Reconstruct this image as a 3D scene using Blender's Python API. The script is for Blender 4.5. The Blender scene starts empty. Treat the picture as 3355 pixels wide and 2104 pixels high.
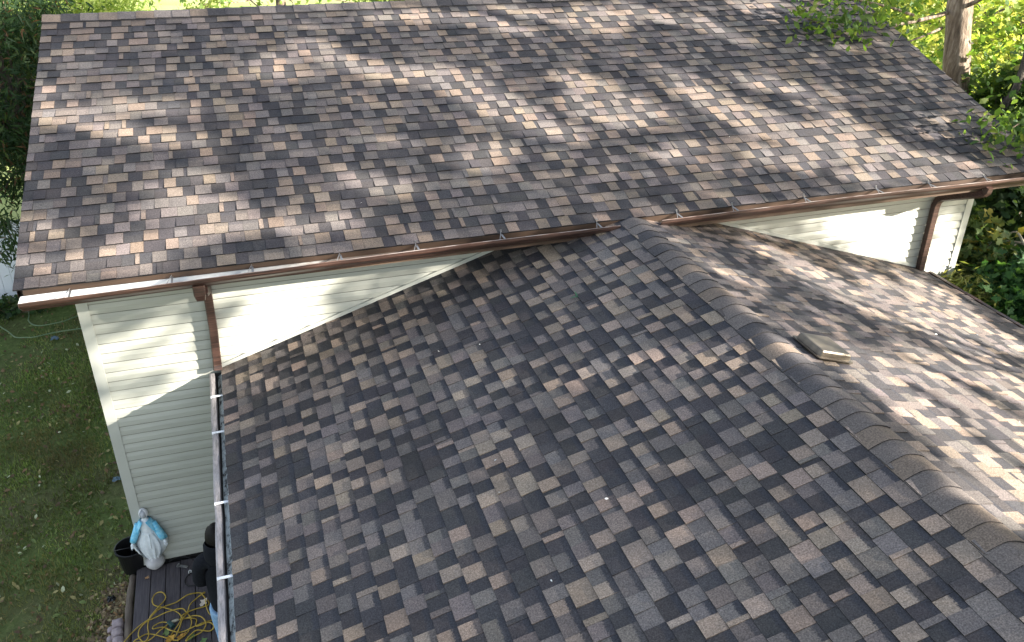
import bpy, math, random
import numpy as np
from mathutils import Matrix, Vector

# ------------------------------------------------------------------ camera, light, exposure
SC = bpy.context.scene
COL = SC.collection
IW, IH, FPX = 3355.0, 2104.0, 2851.807
CAM = np.array([-3.565, -7.189, 3.243])
YAW, PITCH, ROLL = 0.317, -0.506, 0.012

def cam_axes():
    f = np.array([math.sin(YAW)*math.cos(PITCH), math.cos(YAW)*math.cos(PITCH), math.sin(PITCH)])
    r = np.array([math.cos(YAW), -math.sin(YAW), 0.0]); u = np.cross(r, f)
    c, s = math.cos(ROLL), math.sin(ROLL)
    return c*r+s*u, -s*r+c*u, f
AX_R, AX_U, AX_F = cam_axes()
cam_data = bpy.data.cameras.new('camera'); cam = bpy.data.objects.new('camera', cam_data); COL.objects.link(cam)
m = Matrix.Identity(4)
for i in range(3):
    m[i][0], m[i][1], m[i][2], m[i][3] = AX_R[i], AX_U[i], -AX_F[i], CAM[i]
cam.matrix_world = m
cam_data.sensor_width = 36.0; cam_data.lens = FPX/IW*36.0; cam_data.clip_end = 500; cam_data.clip_start = 0.05
SC.camera = cam

SUN = np.array([0.80, -0.51, 0.345]); SUN /= np.linalg.norm(SUN)      # towards the sun
sun_elev = math.asin(SUN[2]); sun_az = math.atan2(SUN[0], SUN[1])
w = bpy.data.worlds.new('World'); SC.world = w; w.use_nodes = True
nt = w.node_tree; bg = nt.nodes['Background']
sky = nt.nodes.new('ShaderNodeTexSky'); sky.sky_type = 'NISHITA'; sky.sun_disc = False
sky.sun_elevation = sun_elev; sky.sun_rotation = sun_az
hs = nt.nodes.new('ShaderNodeHueSaturation'); hs.inputs['Saturation'].default_value = .58   # the photograph is white-balanced for the shade
nt.links.new(sky.outputs[0], hs.inputs['Color']); nt.links.new(hs.outputs[0], bg.inputs[0]); bg.inputs[1].default_value = 0.09
sd = bpy.data.lights.new('sun', 'SUN'); sd.energy = 5.0; sd.angle = math.radians(0.65); sd.color = (1.0, 0.935, 0.84)
so = bpy.data.objects.new('sun', sd); COL.objects.link(so)
so.rotation_euler = Vector(SUN).to_track_quat('Z', 'Y').to_euler(); so.location = Vector(SUN)*30
SC.view_settings.view_transform = 'Standard'; SC.view_settings.look = 'None'; SC.view_settings.gamma = 1
SC.view_settings.exposure = 2.5
SC.cycles.max_bounces = 6; SC.cycles.diffuse_bounces = 4; SC.cycles.transmission_bounces = 4

# ------------------------------------------------------------------ measured geometry
TP1, TP2 = 0.335, 0.321                    # roof slopes (main house, lower wing)
SL = 4.45                                  # slope length of the main roof
XL, XR = -5.455, 5.264                     # rakes
WY = 0.473                                 # front wall plane
WXL, WXR = -5.118, 4.74
AX, BX, ZR = 4.007, 4.23, 0.018            # wing: left eave, right eave, ridge height
YF = -7.2                                  # front end of the wing roof
ZG = -3.64                                 # lawn
ZD = -3.53                                 # deck top
C1, S1 = math.cos(math.atan(TP1)), math.sin(math.atan(TP1))
C2, S2 = math.cos(math.atan(TP2)), math.sin(math.atan(TP2))
RY, RZ = SL*C1, SL*S1

def ray(x, y): return AX_F + AX_R*((x-IW/2)/FPX) - AX_U*((y-IH/2)/FPX)
def on_plane(x, y, n, d):
    n = np.array(n, float); q = ray(x, y); return CAM + q*((d-n@CAM)/(n@q))
def on_y(x, y, Y): return on_plane(x, y, (0, 1, 0), Y)
def on_z(x, y, Z): return on_plane(x, y, (0, 0, 1), Z)
def on_main(x, y): return on_plane(x, y, (0, -TP1, 1), 0.012)
def on_left(x, y): return on_plane(x, y, (-TP2, 0, 1), ZR+.012)
def on_right(x, y): return on_plane(x, y, (TP2, 0, 1), ZR+.012)
def at(x, y, d):
    q = ray(x, y); return CAM + q/np.linalg.norm(q)*d

# ------------------------------------------------------------------ materials
def newmat(name):
    m = bpy.data.materials.new(name); m.use_nodes = True
    n = m.node_tree.nodes; b = n['Principled BSDF']
    return m, n, m.node_tree.links, b
def N(n, t, **k):
    o = n.new(t)
    for a, v in k.items(): setattr(o, a, v)
    return o
def noise(n, l, scale, detail=4, coord='Object', stretch=None, rough=.5):
    tc = N(n, 'ShaderNodeTexCoord'); nz = N(n, 'ShaderNodeTexNoise')
    nz.inputs['Scale'].default_value = scale; nz.inputs['Detail'].default_value = detail; nz.inputs['Roughness'].default_value = rough
    if stretch:
        mp = N(n, 'ShaderNodeMapping'); mp.inputs['Scale'].default_value = stretch
        l.new(tc.outputs[coord], mp.inputs[0]); l.new(mp.outputs[0], nz.inputs[0])
    else: l.new(tc.outputs[coord], nz.inputs[0])
    return nz.outputs['Fac']
def ramp(n, l, fac, stops):
    r = N(n, 'ShaderNodeValToRGB'); e = r.color_ramp.elements
    while len(e) < len(stops): e.new(.5)
    for k, (p, c) in zip(e, stops):
        k.position = p; k.color = (c[0], c[1], c[2], 1) if hasattr(c, '__len__') else (c, c, c, 1)
    l.new(fac, r.inputs[0]); return r.outputs[0]
def mix(n, l, a, b, fac, mode='MIX'):
    x = N(n, 'ShaderNodeMix', data_type='RGBA', blend_type=mode)
    for i, v in ((0, fac), (6, a), (7, b)):
        if hasattr(v, 'default_value'): l.new(v, x.inputs[i])
        elif i == 0: x.inputs[0].default_value = v
        else: x.inputs[i].default_value = (v[0], v[1], v[2], 1)
    return x.outputs[2]
def bump(n, l, b, h, strength=.3, dist=.01):
    k = N(n, 'ShaderNodeBump'); k.inputs['Strength'].default_value = strength; k.inputs['Distance'].default_value = dist
    l.new(h, k.inputs['Height']); l.new(k.outputs[0], b.inputs['Normal'])
def simple(name, col, col2=None, scale=8, rough=.7, metal=0, bmp=0, stretch=None, spec=.4, lo=.35, hi=.65, detail=5):
    m, n, l, b = newmat(name)
    b.inputs['Roughness'].default_value = rough; b.inputs['Metallic'].default_value = metal
    b.inputs['Specular IOR Level'].default_value = spec
    f = noise(n, l, scale, detail, stretch=stretch)
    l.new(ramp(n, l, f, [(lo, col), (hi, col2 or tuple(c*.75 for c in col))]), b.inputs['Base Color'])
    if bmp: bump(n, l, b, f, bmp)
    return m

def mat_shingle():
    m, n, l, b = newmat('asphalt_shingle')
    b.inputs['Roughness'].default_value = .93; b.inputs['Specular IOR Level'].default_value = .25
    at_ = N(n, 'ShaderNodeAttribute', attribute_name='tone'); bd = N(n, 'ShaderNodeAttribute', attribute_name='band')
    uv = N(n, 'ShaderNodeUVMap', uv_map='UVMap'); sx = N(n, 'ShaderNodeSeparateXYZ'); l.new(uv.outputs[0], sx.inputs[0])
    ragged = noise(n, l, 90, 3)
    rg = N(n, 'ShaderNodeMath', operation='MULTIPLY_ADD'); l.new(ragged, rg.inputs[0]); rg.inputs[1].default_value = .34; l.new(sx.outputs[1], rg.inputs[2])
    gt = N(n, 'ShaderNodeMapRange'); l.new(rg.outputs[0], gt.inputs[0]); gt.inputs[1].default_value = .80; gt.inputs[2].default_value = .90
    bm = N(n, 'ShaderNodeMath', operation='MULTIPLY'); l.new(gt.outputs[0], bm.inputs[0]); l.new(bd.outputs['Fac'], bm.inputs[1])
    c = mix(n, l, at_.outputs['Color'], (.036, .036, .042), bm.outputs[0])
    gr = noise(n, l, 105, 3, rough=.8)
    g = ramp(n, l, gr, [(.28, .42), (.5, 1.0), (.74, 1.8)])
    c = mix(n, l, c, g, 1.0, 'MULTIPLY')
    st = ramp(n, l, noise(n, l, 1.3, 5), [(.3, .86), (.7, 1.1)])
    c = mix(n, l, c, st, 1.0, 'MULTIPLY')
    l.new(c, b.inputs['Base Color']); bump(n, l, b, gr, .35, .004)
    return m
def mat_leaf(name, trans=.45, rough=.6):
    m, n, l, b = newmat(name)
    a = N(n, 'ShaderNodeAttribute', attribute_name='tone')
    out = n['Material Output']
    tr = N(n, 'ShaderNodeBsdfTranslucent'); mx = N(n, 'ShaderNodeMixShader'); mx.inputs[0].default_value = trans
    l.new(a.outputs['Color'], b.inputs['Base Color']); b.inputs['Roughness'].default_value = rough; b.inputs['Specular IOR Level'].default_value = .35
    g = mix(n, l, a.outputs['Color'], (1.25, 1.2, .55), 1.0, 'MULTIPLY'); l.new(g, tr.inputs[0])
    l.new(b.outputs[0], mx.inputs[1]); l.new(tr.outputs[0], mx.inputs[2]); l.new(mx.outputs[0], out.inputs[0])
    return m
def mat_tone(name, rough=.6, spec=.4):
    m, n, l, b = newmat(name)
    a = N(n, 'ShaderNodeAttribute', attribute_name='tone'); l.new(a.outputs['Color'], b.inputs['Base Color'])
    b.inputs['Roughness'].default_value = rough; b.inputs['Specular IOR Level'].default_value = spec
    return m
def mat_bark(name, a, b_):
    m, n, l, b = newmat(name)
    f = noise(n, l, 14, 6, stretch=(1, 1, .16), rough=.65)
    l.new(ramp(n, l, f, [(.34, tuple(x*.35 for x in a)), (.5, a), (.68, b_)]), b.inputs['Base Color'])
    b.inputs['Roughness'].default_value = .9; bump(n, l, b, f, 1.0, .04); return m
def mat_siding():
    m, n, l, b = newmat('vinyl_siding')
    f = noise(n, l, 1.7, 4, stretch=(.5, 1, 3)); g = noise(n, l, 30, 5, stretch=(.15, 1, 2))
    c = ramp(n, l, f, [(.3, (.36, .36, .31)), (.7, (.42, .42, .365))])
    c = mix(n, l, c, ramp(n, l, g, [(.35, .93), (.65, 1.0)]), 1.0, 'MULTIPLY')
    l.new(c, b.inputs['Base Color']); b.inputs['Roughness'].default_value = .5; b.inputs['Specular IOR Level'].default_value = .35
    return m
def mat_ground():
    m, n, l, b = newmat('lawn_soil')
    f1 = noise(n, l, .7, 6); f2 = noise(n, l, 14, 6, rough=.7); f3 = noise(n, l, 60, 4)
    gr = ramp(n, l, f2, [(.3, (.05, .075, .02)), (.55, (.10, .14, .04)), (.75, (.17, .19, .07))])
    so_ = ramp(n, l, f3, [(.3, (.06, .043, .028)), (.7, (.15, .11, .07))])
    c = mix(n, l, gr, so_, ramp(n, l, f1, [(.45, 0.0), (.66, .8)]))
    # sparser turf and brown soil close to the house, mown green lawn further out
    tc = N(n, 'ShaderNodeTexCoord'); s = N(n, 'ShaderNodeSeparateXYZ'); l.new(tc.outputs['Object'], s.inputs[0])
    mr = N(n, 'ShaderNodeMapRange'); l.new(s.outputs[1], mr.inputs[0]); mr.inputs[1].default_value = 8.6; mr.inputs[2].default_value = 11
    far = ramp(n, l, noise(n, l, .35, 6), [(.3, (.24, .31, .08)), (.7, (.42, .44, .18))])
    c = mix(n, l, c, far, mr.outputs[0])
    l.new(c, b.inputs['Base Color']); b.inputs['Roughness'].default_value = .95; b.inputs['Specular IOR Level'].default_value = .15
    bump(n, l, b, f2, .6, .05); return m
def mat_gutter_brown():
    m, n, l, b = newmat('brown_gutter_paint')
    f = noise(n, l, 9, 6, stretch=(.25, 4, 12), rough=.7)
    l.new(ramp(n, l, f, [(.34, (.014, .009, .007)), (.5, (.046, .024, .018)), (.68, (.12, .062, .045))]), b.inputs['Base Color'])
    b.inputs['Roughness'].default_value = .42; return m
def mat_lining():
    m, n, l, b = newmat('gutter_lining')
    tc = N(n, 'ShaderNodeTexCoord'); sx = N(n, 'ShaderNodeSeparateXYZ'); l.new(tc.outputs['Object'], sx.inputs[0])
    f = noise(n, l, 7, 7, stretch=(1, 4, 4), rough=.75)
    ad = N(n, 'ShaderNodeMath', operation='MULTIPLY_ADD'); l.new(f, ad.inputs[0]); ad.inputs[1].default_value = 2.2; l.new(sx.outputs[0], ad.inputs[2])
    mr = N(n, 'ShaderNodeMapRange'); l.new(ad.outputs[0], mr.inputs[0]); mr.inputs[1].default_value = -3.3; mr.inputs[2].default_value = -0.5
    l.new(ramp(n, l, mr.outputs[0], [(0, (.72, .73, .72)), (.35, (.45, .44, .42)), (.6, (.16, .13, .11)), (1, (.075, .05, .036))]), b.inputs['Base Color']); b.inputs['Roughness'].default_value = .6
    return m
def mat_weathered_white(name, lo=.42, hi=.6, dark=(.05, .045, .04), light=(.62, .62, .6), stretch=(1, 1, 1), scale=22):
    m, n, l, b = newmat(name)
    f = noise(n, l, scale, 7, stretch=stretch, rough=.75)
    l.new(ramp(n, l, f, [(lo, dark), (lo+.07, tuple(x*.6 for x in light)), (hi, light)]), b.inputs['Base Color'])
    b.inputs['Roughness'].default_value = .6; return m

M = dict(
    shingle=mat_shingle(), siding=mat_siding(), trim=simple('cream_trim', (.45, .45, .40), (.39, .39, .345), 3, .5),
    fascia=simple('brown_fascia', (.085, .052, .033), (.05, .03, .02), 5, .5, stretch=(.3, 2, 2)),
    gutter=mat_gutter_brown(), lining=mat_lining(),
    oldgutter=mat_weathered_white('weathered_gutter', .36, .62, (.12, .105, .10), (.33, .305, .30), (3, .5, 1), 16),
    trough=mat_weathered_white('dirty_trough', .40, .56, (.014, .012, .011), (.42, .46, .44), (2, .8, 1), 14),
    steel=simple('galvanised_steel', (.30, .29, .28), (.2, .2, .2), 30, .45, .6),
    under=simple('roof_underlay', (.03, .03, .033), None, 20, .9), bronze=simple('bronze_vent_metal', (.15, .125, .095), (.10, .082, .065), 12, .42, .6, detail=3),
    deck=simple('stained_deck_board', (.048, .041, .045), (.082, .070, .073), 14, .75, 0, .3, (8, .5, 1)),
    timber=simple('old_grey_timber', (.17, .135, .10), (.085, .065, .05), 9, .9, 0, .6, (4, .5, 4)),
    leaf=mat_leaf('leaf'), sunleaf=mat_leaf('thin_leaf', .62), leafdry=mat_leaf('dry_leaf', .15, .8), tone=mat_tone('painted'), cloth=mat_tone('cloth', .95, .1),
    bark=mat_bark('bark_maple', (.15, .105, .07), (.34, .27, .20)), barkdark=mat_bark('bark_dark', (.07, .055, .04), (.13, .105, .08)),
    twig=simple('twig_bark', (.10, .075, .05), (.2, .16, .12), 20, .9), ground=mat_ground(),
    black=simple('black_plastic', (.0035, .0035, .004), (.006, .006, .0065), 10, .45), cord=simple('yellow_cord', (.42, .29, .035), (.34, .22, .03), 25, .5),
    fence=simple('white_vinyl_fence', (.74, .76, .78), (.66, .69, .71), 3, .4), hose=simple('green_hose', (.10, .16, .08), (.15, .20, .10), 10, .5),
    stone=simple('pinkish_concrete', (.33, .27, .27), (.24, .195, .2), 18, .9, 0, .4), statue=simple('painted_plaster', (.76, .79, .80), (.64, .68, .70), 22, .55),
    blue=simple('pale_blue_paint', (.10, .45, .66), (.30, .62, .76), 40, .5), rock=simple('plaster_globe', (.40, .38, .37), (.5, .48, .47), 14, .6),
    jeans=simple('pale_blue_denim', (.17, .30, .46), (.24, .37, .52), 40, .9), hoodie=simple('black_fleece', (.007, .008, .011), (.012, .013, .017), 60, .95, spec=.15),
    hair=simple('dark_hair', (.005, .004, .003), (.010, .007, .005), 60, .7, spec=.2), skin=simple('skin', (.42, .24, .17), (.46, .27, .2), 10, .5),
    chip=simple('pale_chip', (.7, .7, .66), None, 20, .6), scrap=simple('blue_plastic', (.07, .115, .16), (.11, .17, .21), 20, .5),
    inner=simple('dark_interior', (.02, .018, .016), None, 10, .9))

# ------------------------------------------------------------------ mesh helpers
class MB:
    """collects verts / faces with material slot, tone colour, band flag and uv"""
    def __init__(s): s.v = []; s.f = []; s.m = []; s.t = []; s.b = []; s.uv = []; s.n = 0
    def face(s, pts, mat=0, tone=(.5, .5, .5), band=0.0, uv=None):
        k = len(pts); s.v.extend([tuple(p) for p in pts]); s.f.append(tuple(range(s.n, s.n+k))); s.n += k
        s.m.append(mat); s.t.append(tone); s.b.append(band); s.uv.extend(uv or [(0, 0)]*k)
    def grid(s, rows, mat=0, tone=(.5, .5, .5), close_u=False, close_v=False, flip=False):
        rows = [list(r) for r in rows]; R = len(rows); K = len(rows[0]); o = s.n
        for r in rows: s.v.extend([tuple(p) for p in r])
        s.n += R*K
        for i in range(R if close_v else R-1):
            for j in range(K if close_u else K-1):
                a, b, c, d = o+i*K+j, o+i*K+(j+1) % K, o+((i+1) % R)*K+(j+1) % K, o+((i+1) % R)*K+j
                q = (a, b, c, d) if not flip else (d, c, b, a)
                s.f.append(q); s.m.append(mat); s.t.append(tone if not callable(tone) else tone(i, j)); s.b.append(0); s.uv.extend([(0, 0)]*4)
    def poly(s, idx, mat=0, tone=(.5, .5, .5)):
        s.f.append(tuple(idx)); s.m.append(mat); s.t.append(tone); s.b.append(0); s.uv.extend([(0, 0)]*len(idx))
    def box(s, lo, hi, mat=0, tone=(.5, .5, .5), frame=None):
        x0, y0, z0 = lo; x1, y1, z1 = hi
        P = [(x0, y0, z0), (x1, y0, z0), (x1, y1, z0), (x0, y1, z0), (x0, y0, z1), (x1, y0, z1), (x1, y1, z1), (x0, y1, z1)]
        if frame is not None:
            O, U, V, W_ = frame; P = [np.array(O)+np.array(U)*p[0]+np.array(V)*p[1]+np.array(W_)*p[2] for p in P]
        for q in ((0, 3, 2, 1), (4, 5, 6, 7), (0, 1, 5, 4), (1, 2, 6, 5), (2, 3, 7, 6), (3, 0, 4, 7)):
            s.face([P[i] for i in q], mat, tone)
    def tube(s, pts, rad, seg=8, mat=0, tone=(.5, .5, .5), cap=True, shape=None):
        pts = [np.array(p, float) for p in pts]; n = len(pts)
        rad = [rad]*n if not hasattr(rad, '__len__') else list(rad)
        up = None; rows = []
        for i in range(n):
            t = pts[min(i+1, n-1)]-pts[max(i-1, 0)]; t /= (np.linalg.norm(t)+1e-9)
            if up is None:
                up = np.array([0, 0, 1.]) if abs(t[2]) < .9 else np.array([0, 1., 0])
            a = np.cross(t, up); a /= (np.linalg.norm(a)+1e-9); up = np.cross(a, t)
            if shape: ring = [pts[i]+(a*sx+up*sy)*rad[i] for sx, sy in shape]
            else: ring = [pts[i]+(a*math.cos(2*math.pi*k/seg)+up*math.sin(2*math.pi*k/seg))*rad[i] for k in range(seg)]
            rows.append(ring)
        o = s.n; K = len(rows[0]); s.grid(rows, mat, tone, close_u=True, flip=True)
        if cap:
            s.poly([o+k for k in range(K)], mat, tone); s.poly([o+(n-1)*K+k for k in reversed(range(K))], mat, tone)
    def ellipsoid(s, c, r, seg=14, rings=9, mat=0, tone=(.5, .5, .5), fn=None):
        rows = []
        for i in range(rings+1):
            th = math.pi*i/rings; row = []
            for k in range(seg):
                ph = 2*math.pi*k/seg; d = np.array([math.sin(th)*math.cos(ph), math.sin(th)*math.sin(ph), math.cos(th)])
                q = 1.0 if fn is None else fn(d)
                row.append(np.array(c)+d*np.array(r)*q)
            rows.append(row)
        s.grid(rows, mat, tone, close_u=True, flip=True)

def link(o, parent=None):
    COL.objects.link(o)
    if parent is not None:
        o.parent = parent
        if parent.type == 'EMPTY': o.matrix_parent_inverse = Matrix.Translation(parent.location).inverted()
    return o
def mesh_from(name, v, f, mats, mi=None, tone=None, band=None, uv=None, smooth=False):
    me = bpy.data.meshes.new(name); me.from_pydata([tuple(map(float, p)) for p in v] if not isinstance(v, np.ndarray) else v.tolist(), [], f if isinstance(f, list) else f.tolist())
    for x in mats: me.materials.append(x)
    if mi is not None: me.polygons.foreach_set('material_index', np.asarray(mi, dtype=np.int32))
    if tone is not None:
        a = me.attributes.new('tone', 'FLOAT_COLOR', 'FACE'); t = np.ones((len(f), 4), np.float32); t[:, :3] = np.asarray(tone, np.float32); a.data.foreach_set('color', t.ravel())
    if band is not None:
        a = me.attributes.new('band', 'FLOAT', 'FACE'); a.data.foreach_set('value', np.asarray(band, np.float32))
    if uv is not None:
        u = me.uv_layers.new(name='UVMap'); u.data.foreach_set('uv', np.asarray(uv, np.float32).ravel())
    if smooth: me.polygons.foreach_set('use_smooth', np.ones(len(f), bool))
    me.update(); return me
def obj(name, mb, mats, parent=None, smooth=False):
    mats = mats if isinstance(mats, (list, tuple)) else [mats]
    me = mesh_from(name, mb.v, mb.f, mats, mb.m, mb.t, mb.b, mb.uv, smooth)
    return link(bpy.data.objects.new(name, me), parent)
def tag(o, label=None, cat=None, group=None, kind=None):
    for k, v in (('label', label), ('category', cat), ('group', group), ('kind', kind)):
        if v: o[k] = v
    return o
def thing(name, label, cat, loc=(0, 0, 0), group=None):
    o = bpy.data.objects.new(name, None); o.location = Vector([float(x) for x in loc]); o.empty_display_size = .2
    COL.objects.link(o); return tag(o, label, cat, group)

def catmull(P, k=6):
    P = [np.array(p, float) for p in P]; Q = [P[0]]+P+[P[-1]]; out = []
    for i in range(1, len(Q)-2):
        a, b, c, d = Q[i-1:i+3]
        for j in range(k):
            t = j/k
            out.append(.5*((2*b)+(c-a)*t+(2*a-5*b+4*c-d)*t*t+(3*b-a-3*c+d)*t**3))
    out.append(P[-1]); return out

# ------------------------------------------------------------------ shingles
TAN, MID, DRK = np.array([.215, .166, .130]), np.array([.125, .106, .096]), np.array([.047, .043, .044])
def shingles(mb, O, U, V, NN, width, length, e, seed, plane_under=True, bs=1.0, ws=1.0, tan=1.0):
    rng = random.Random(seed); O, U, V, NN = map(np.array, (O, U, V, NN))
    ncourse = int(round(length/e)); e = length/ncourse
    P = lambda u, s, h: O+U*u+V*s+NN*h
    if plane_under: mb.face([P(0, 0, .001), P(width, 0, .001), P(width, length, .001), P(0, length, .001)], 1)
    prevc = None
    for i in range(ncourse):
        s0, s1 = i*e, min((i+1)*e+.02, length); u = -rng.uniform(0, .2)
        wav = [rng.uniform(-.004, .004) for _ in range(int(width/.5)+3)]
        def wv(x):
            q = max(0, x)/.5; k = int(q); return wav[k]*(1-q+k)+wav[k+1]*(q-k)
        raised = rng.random() < .5
        while u < width:
            r = rng.random(); wd = rng.uniform(.03, .05) if r < .08 else rng.uniform(.098, .138)*ws if r < .86 else rng.uniform(.14, .20)*ws
            u0, u1 = max(0, u), min(width, u+wd); u += wd
            if u1-u0 < .012: continue
            if rng.random() < .94: raised = not raised
            r = rng.random()
            if raised: c = TAN if r < .37 else MID if r < .88 else DRK
            else: c = TAN if r < .05 else MID if r < .36 else DRK
            c = c*(tan if c is TAN else 1)*rng.uniform(.86, 1.14)*np.array([1+rng.uniform(-.05, .05), 1, 1+rng.uniform(-.04, .06)])
            t = rng.uniform(.0145, .0185) if raised else rng.uniform(.0085, .0105)
            g = .0009; a, b_ = u0+g, u1-g; y0, y1 = wv(u0), wv(u1)
            lf = rng.uniform(0, .002); slip = rng.uniform(-.002, .002)
            A, B = P(a, s0+y0+slip, t+lf), P(b_, s0+y1+slip, t+rng.uniform(0, .002)); Cc, D = P(b_, s1, .0045), P(a, s1, .0045)
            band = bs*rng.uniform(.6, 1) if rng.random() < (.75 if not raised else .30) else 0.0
            top = (s1-s0)/e
            mb.face([A, B, Cc, D], 0, c, band, [(a, 0), (b_, 0), (b_, top), (a, top)])
            A0, B0 = P(a, s0+y0+slip, .0012), P(b_, s0+y1+slip, .0012)
            mb.face([A0, B0, B, A], 0, DRK*.28)  # butt edge coloured extra dark for the shadow line of each course
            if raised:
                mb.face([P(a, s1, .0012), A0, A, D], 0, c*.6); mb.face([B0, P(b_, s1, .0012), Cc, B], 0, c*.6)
def ridge_caps(mb, O, U, cross, width, step, prof, seed, tones):
    """cap pieces along U; cross(x) -> offset vector across the ridge for each profile point (x,h)"""
    rng = random.Random(seed); O, U = np.array(O), np.array(U); n = int(width/step)
    for i in range(n):
        a, b = i*step, (i+1)*step+.03; c = tones(rng); j = rng.uniform(-.006, .006)
        lo = [O+U*(a)+cross(x+j, h+.011) for x, h in prof]; hi = [O+U*b+cross(x+j, h+.003) for x, h in prof]
        fl = [O+U*(a)+cross(x+j, h-.006) for x, h in prof]
        for k in range(len(prof)-1):
            mb.face([lo[k], lo[k+1], hi[k+1], hi[k]], 0, c, 0)
            mb.face([fl[k], fl[k+1], lo[k+1], lo[k]], 0, DRK*.5)
        for k in (0, -1):
            e0 = [lo[k], hi[k], hi[k]+np.array([0, 0, -.014]), lo[k]+np.array([0, 0, -.026])]
            mb.face(e0, 0, DRK*.7)

# ------------------------------------------------------------------ house
house = thing('house', 'cream sided house with brown shingled gable roofs and a lower shingled wing', 'house', (0, 2, ZG))
mb = MB()
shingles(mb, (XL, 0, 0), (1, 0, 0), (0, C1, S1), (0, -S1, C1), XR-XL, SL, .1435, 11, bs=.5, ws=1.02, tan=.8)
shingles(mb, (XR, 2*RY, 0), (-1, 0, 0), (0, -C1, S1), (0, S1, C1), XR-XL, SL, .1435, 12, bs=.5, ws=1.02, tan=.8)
roof = obj('roof', mb, [M['shingle'], M['under']], house); roof['label'] = 'high main roof of mottled brown shingles'
mb = MB()
prof = [(-.15, -.15*TP1-.002), (-.08, -.08*TP1+.003), (-.03, .0), (0, .004), (.03, .0), (.08, -.08*TP1+.003), (.15, -.15*TP1-.002)]
def captone(r):
    q = r.random(); return (MID*1.25 if q < .55 else TAN*.8 if q < .8 else DRK*1.25)*r.uniform(.9, 1.1)
ridge_caps(mb, (XL, RY, RZ+.02), (1, 0, 0), lambda x, h: np.array([0, x, h]), XR-XL, .198, prof, 5, captone)
obj('ridge_cap', mb, M['shingle'], roof)

mb = MB()
LL, LRt = AX/C2, BX/C2
YW = WY-.012
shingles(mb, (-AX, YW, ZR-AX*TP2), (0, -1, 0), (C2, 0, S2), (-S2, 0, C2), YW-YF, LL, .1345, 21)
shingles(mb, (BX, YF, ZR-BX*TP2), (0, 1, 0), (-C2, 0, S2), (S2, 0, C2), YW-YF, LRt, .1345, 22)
wing_roof = obj('roof', mb, [M['shingle'], M['under']], house); wing_roof['label'] = 'low wing roof of mottled brown shingles running out from under the main eave'
mb = MB()
prof2 = []
for k in range(13):
    x = -.14+.28*k/12; prof2.append((x, -TP2*math.sqrt(x*x+.0014)+.013*max(0, 1-(x/.14)**2)**.7))
def captone2(r):
    q = r.random(); return (MID*.95 if q < .5 else TAN*.72 if q < .72 else DRK*1.35)*r.uniform(.9, 1.1)
ridge_caps(mb, (0, YF, ZR+.008), (0, 1, 0), lambda x, h: np.array([x, 0, h]), -YF+.03, .155, prof2, 6, captone2)
obj('ridge_cap', mb, M['shingle'], wing_roof, smooth=False)

# roof vent
mb = MB(); vo = np.array([0.385, -2.59, ZR-.385*TP2+.012]); fr = (vo, (C2, 0, -S2), (0, 1, 0), (S2, 0, C2))
def vring(hx, hy, z, r, n=4):
    out = []
    for cx_, cy_, a0 in ((hx-r, hy-r, 0), (-hx+r, hy-r, 90), (-hx+r, -hy+r, 180), (hx-r, -hy+r, 270)):
        for k in range(n+1):
            a = math.radians(a0+90*k/n); out.append(fr[0]+np.array(fr[1])*(cx_+r*math.cos(a))+np.array(fr[2])*(cy_+r*math.sin(a))+np.array(fr[3])*z)
    return out
rings = [vring(.172, .172, .018, .02), vring(.172, .172, .026, .02), vring(.150, .150, .028, .018), vring(.146, .146, .062, .018), vring(.139, .139, .073, .016), vring(.128, .128, .076, .014)]
mb.grid(rings, 0, close_u=True); o = mb.n-len(rings[0]); mb.poly([o+k for k in range(len(rings[0]))])
vent = obj('roof_vent', mb, M['bronze'], house, smooth=False)
mb = MB(); mb.box((-.12, -.12, -.01), (.12, .12, .05), frame=fr); obj('vent_neck', mb, M['inner'], vent)
mb = MB(); mb.box((-.16, -.16, .001), (.16, .16, .0045), frame=fr); obj('vent_flange', mb, M['bronze'], vent)

# siding: dutch-lap courses
def siding(mb, x0, x1, z0, z1, y, e=.1027):
    n = int(math.ceil((z1-z0)/e))
    for i in range(n):
        a = z0+i*e; t = min(e, z1-a)
        p = [(a, .013), (a+.004, .016), (a+.052, .014), (a+.086, .003), (a+.091, .0012)]
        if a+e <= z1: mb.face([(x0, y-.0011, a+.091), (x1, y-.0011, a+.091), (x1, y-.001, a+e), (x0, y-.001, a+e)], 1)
        p = [(z, d) for z, d in p if z <= z1+1e-6]
        rows = [[(x0, y-d, z), (x1, y-d, z)] for z, d in p]
        mb.face([(x0, y, a), (x1, y, a), rows[0][1], rows[0][0]], 0)
        mb.grid(rows, 0)
mb = MB(); siding(mb, WXL+.02, WXR-.02, -3.50, -.16, WY); obj('wall', mb, [M['siding'], simple('seam_shadow', (.115, .115, .10), (.20, .195, .17), 6, .7, stretch=(.3, 1, 1))], house)  # dark seam strips paint in the shadow line at each lap
mb = MB()
for (a, b_) in (((WXL, WY+.001, -3.5), (WXL, 2*RY-WY, -3.5)), ((WXL, 2*RY-WY, -3.5), (WXR, 2*RY-WY, -3.5)), ((WXR, 2*RY-WY, -3.5), (WXR, WY+.001, -3.5))):
    mb.face([a, b_, (b_[0], b_[1], -.10), (a[0], a[1], -.10)][::-1])
for x in (WXL, WXR): mb.face([(x, WY+.01, -.101), (x, 2*RY-WY-.01, -.101), (x, RY, RZ-.12)])
o = obj('wall', mb, M['siding'], house)
for x0, x1 in ((WXL-.004, WXL+.092), (WXR-.092, WXR+.004)):
    mb = MB(); mb.box((x0, WY-.022, -3.52), (x1, WY+.06, -.155)); obj('corner_board', mb, M['trim'], house)
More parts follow.
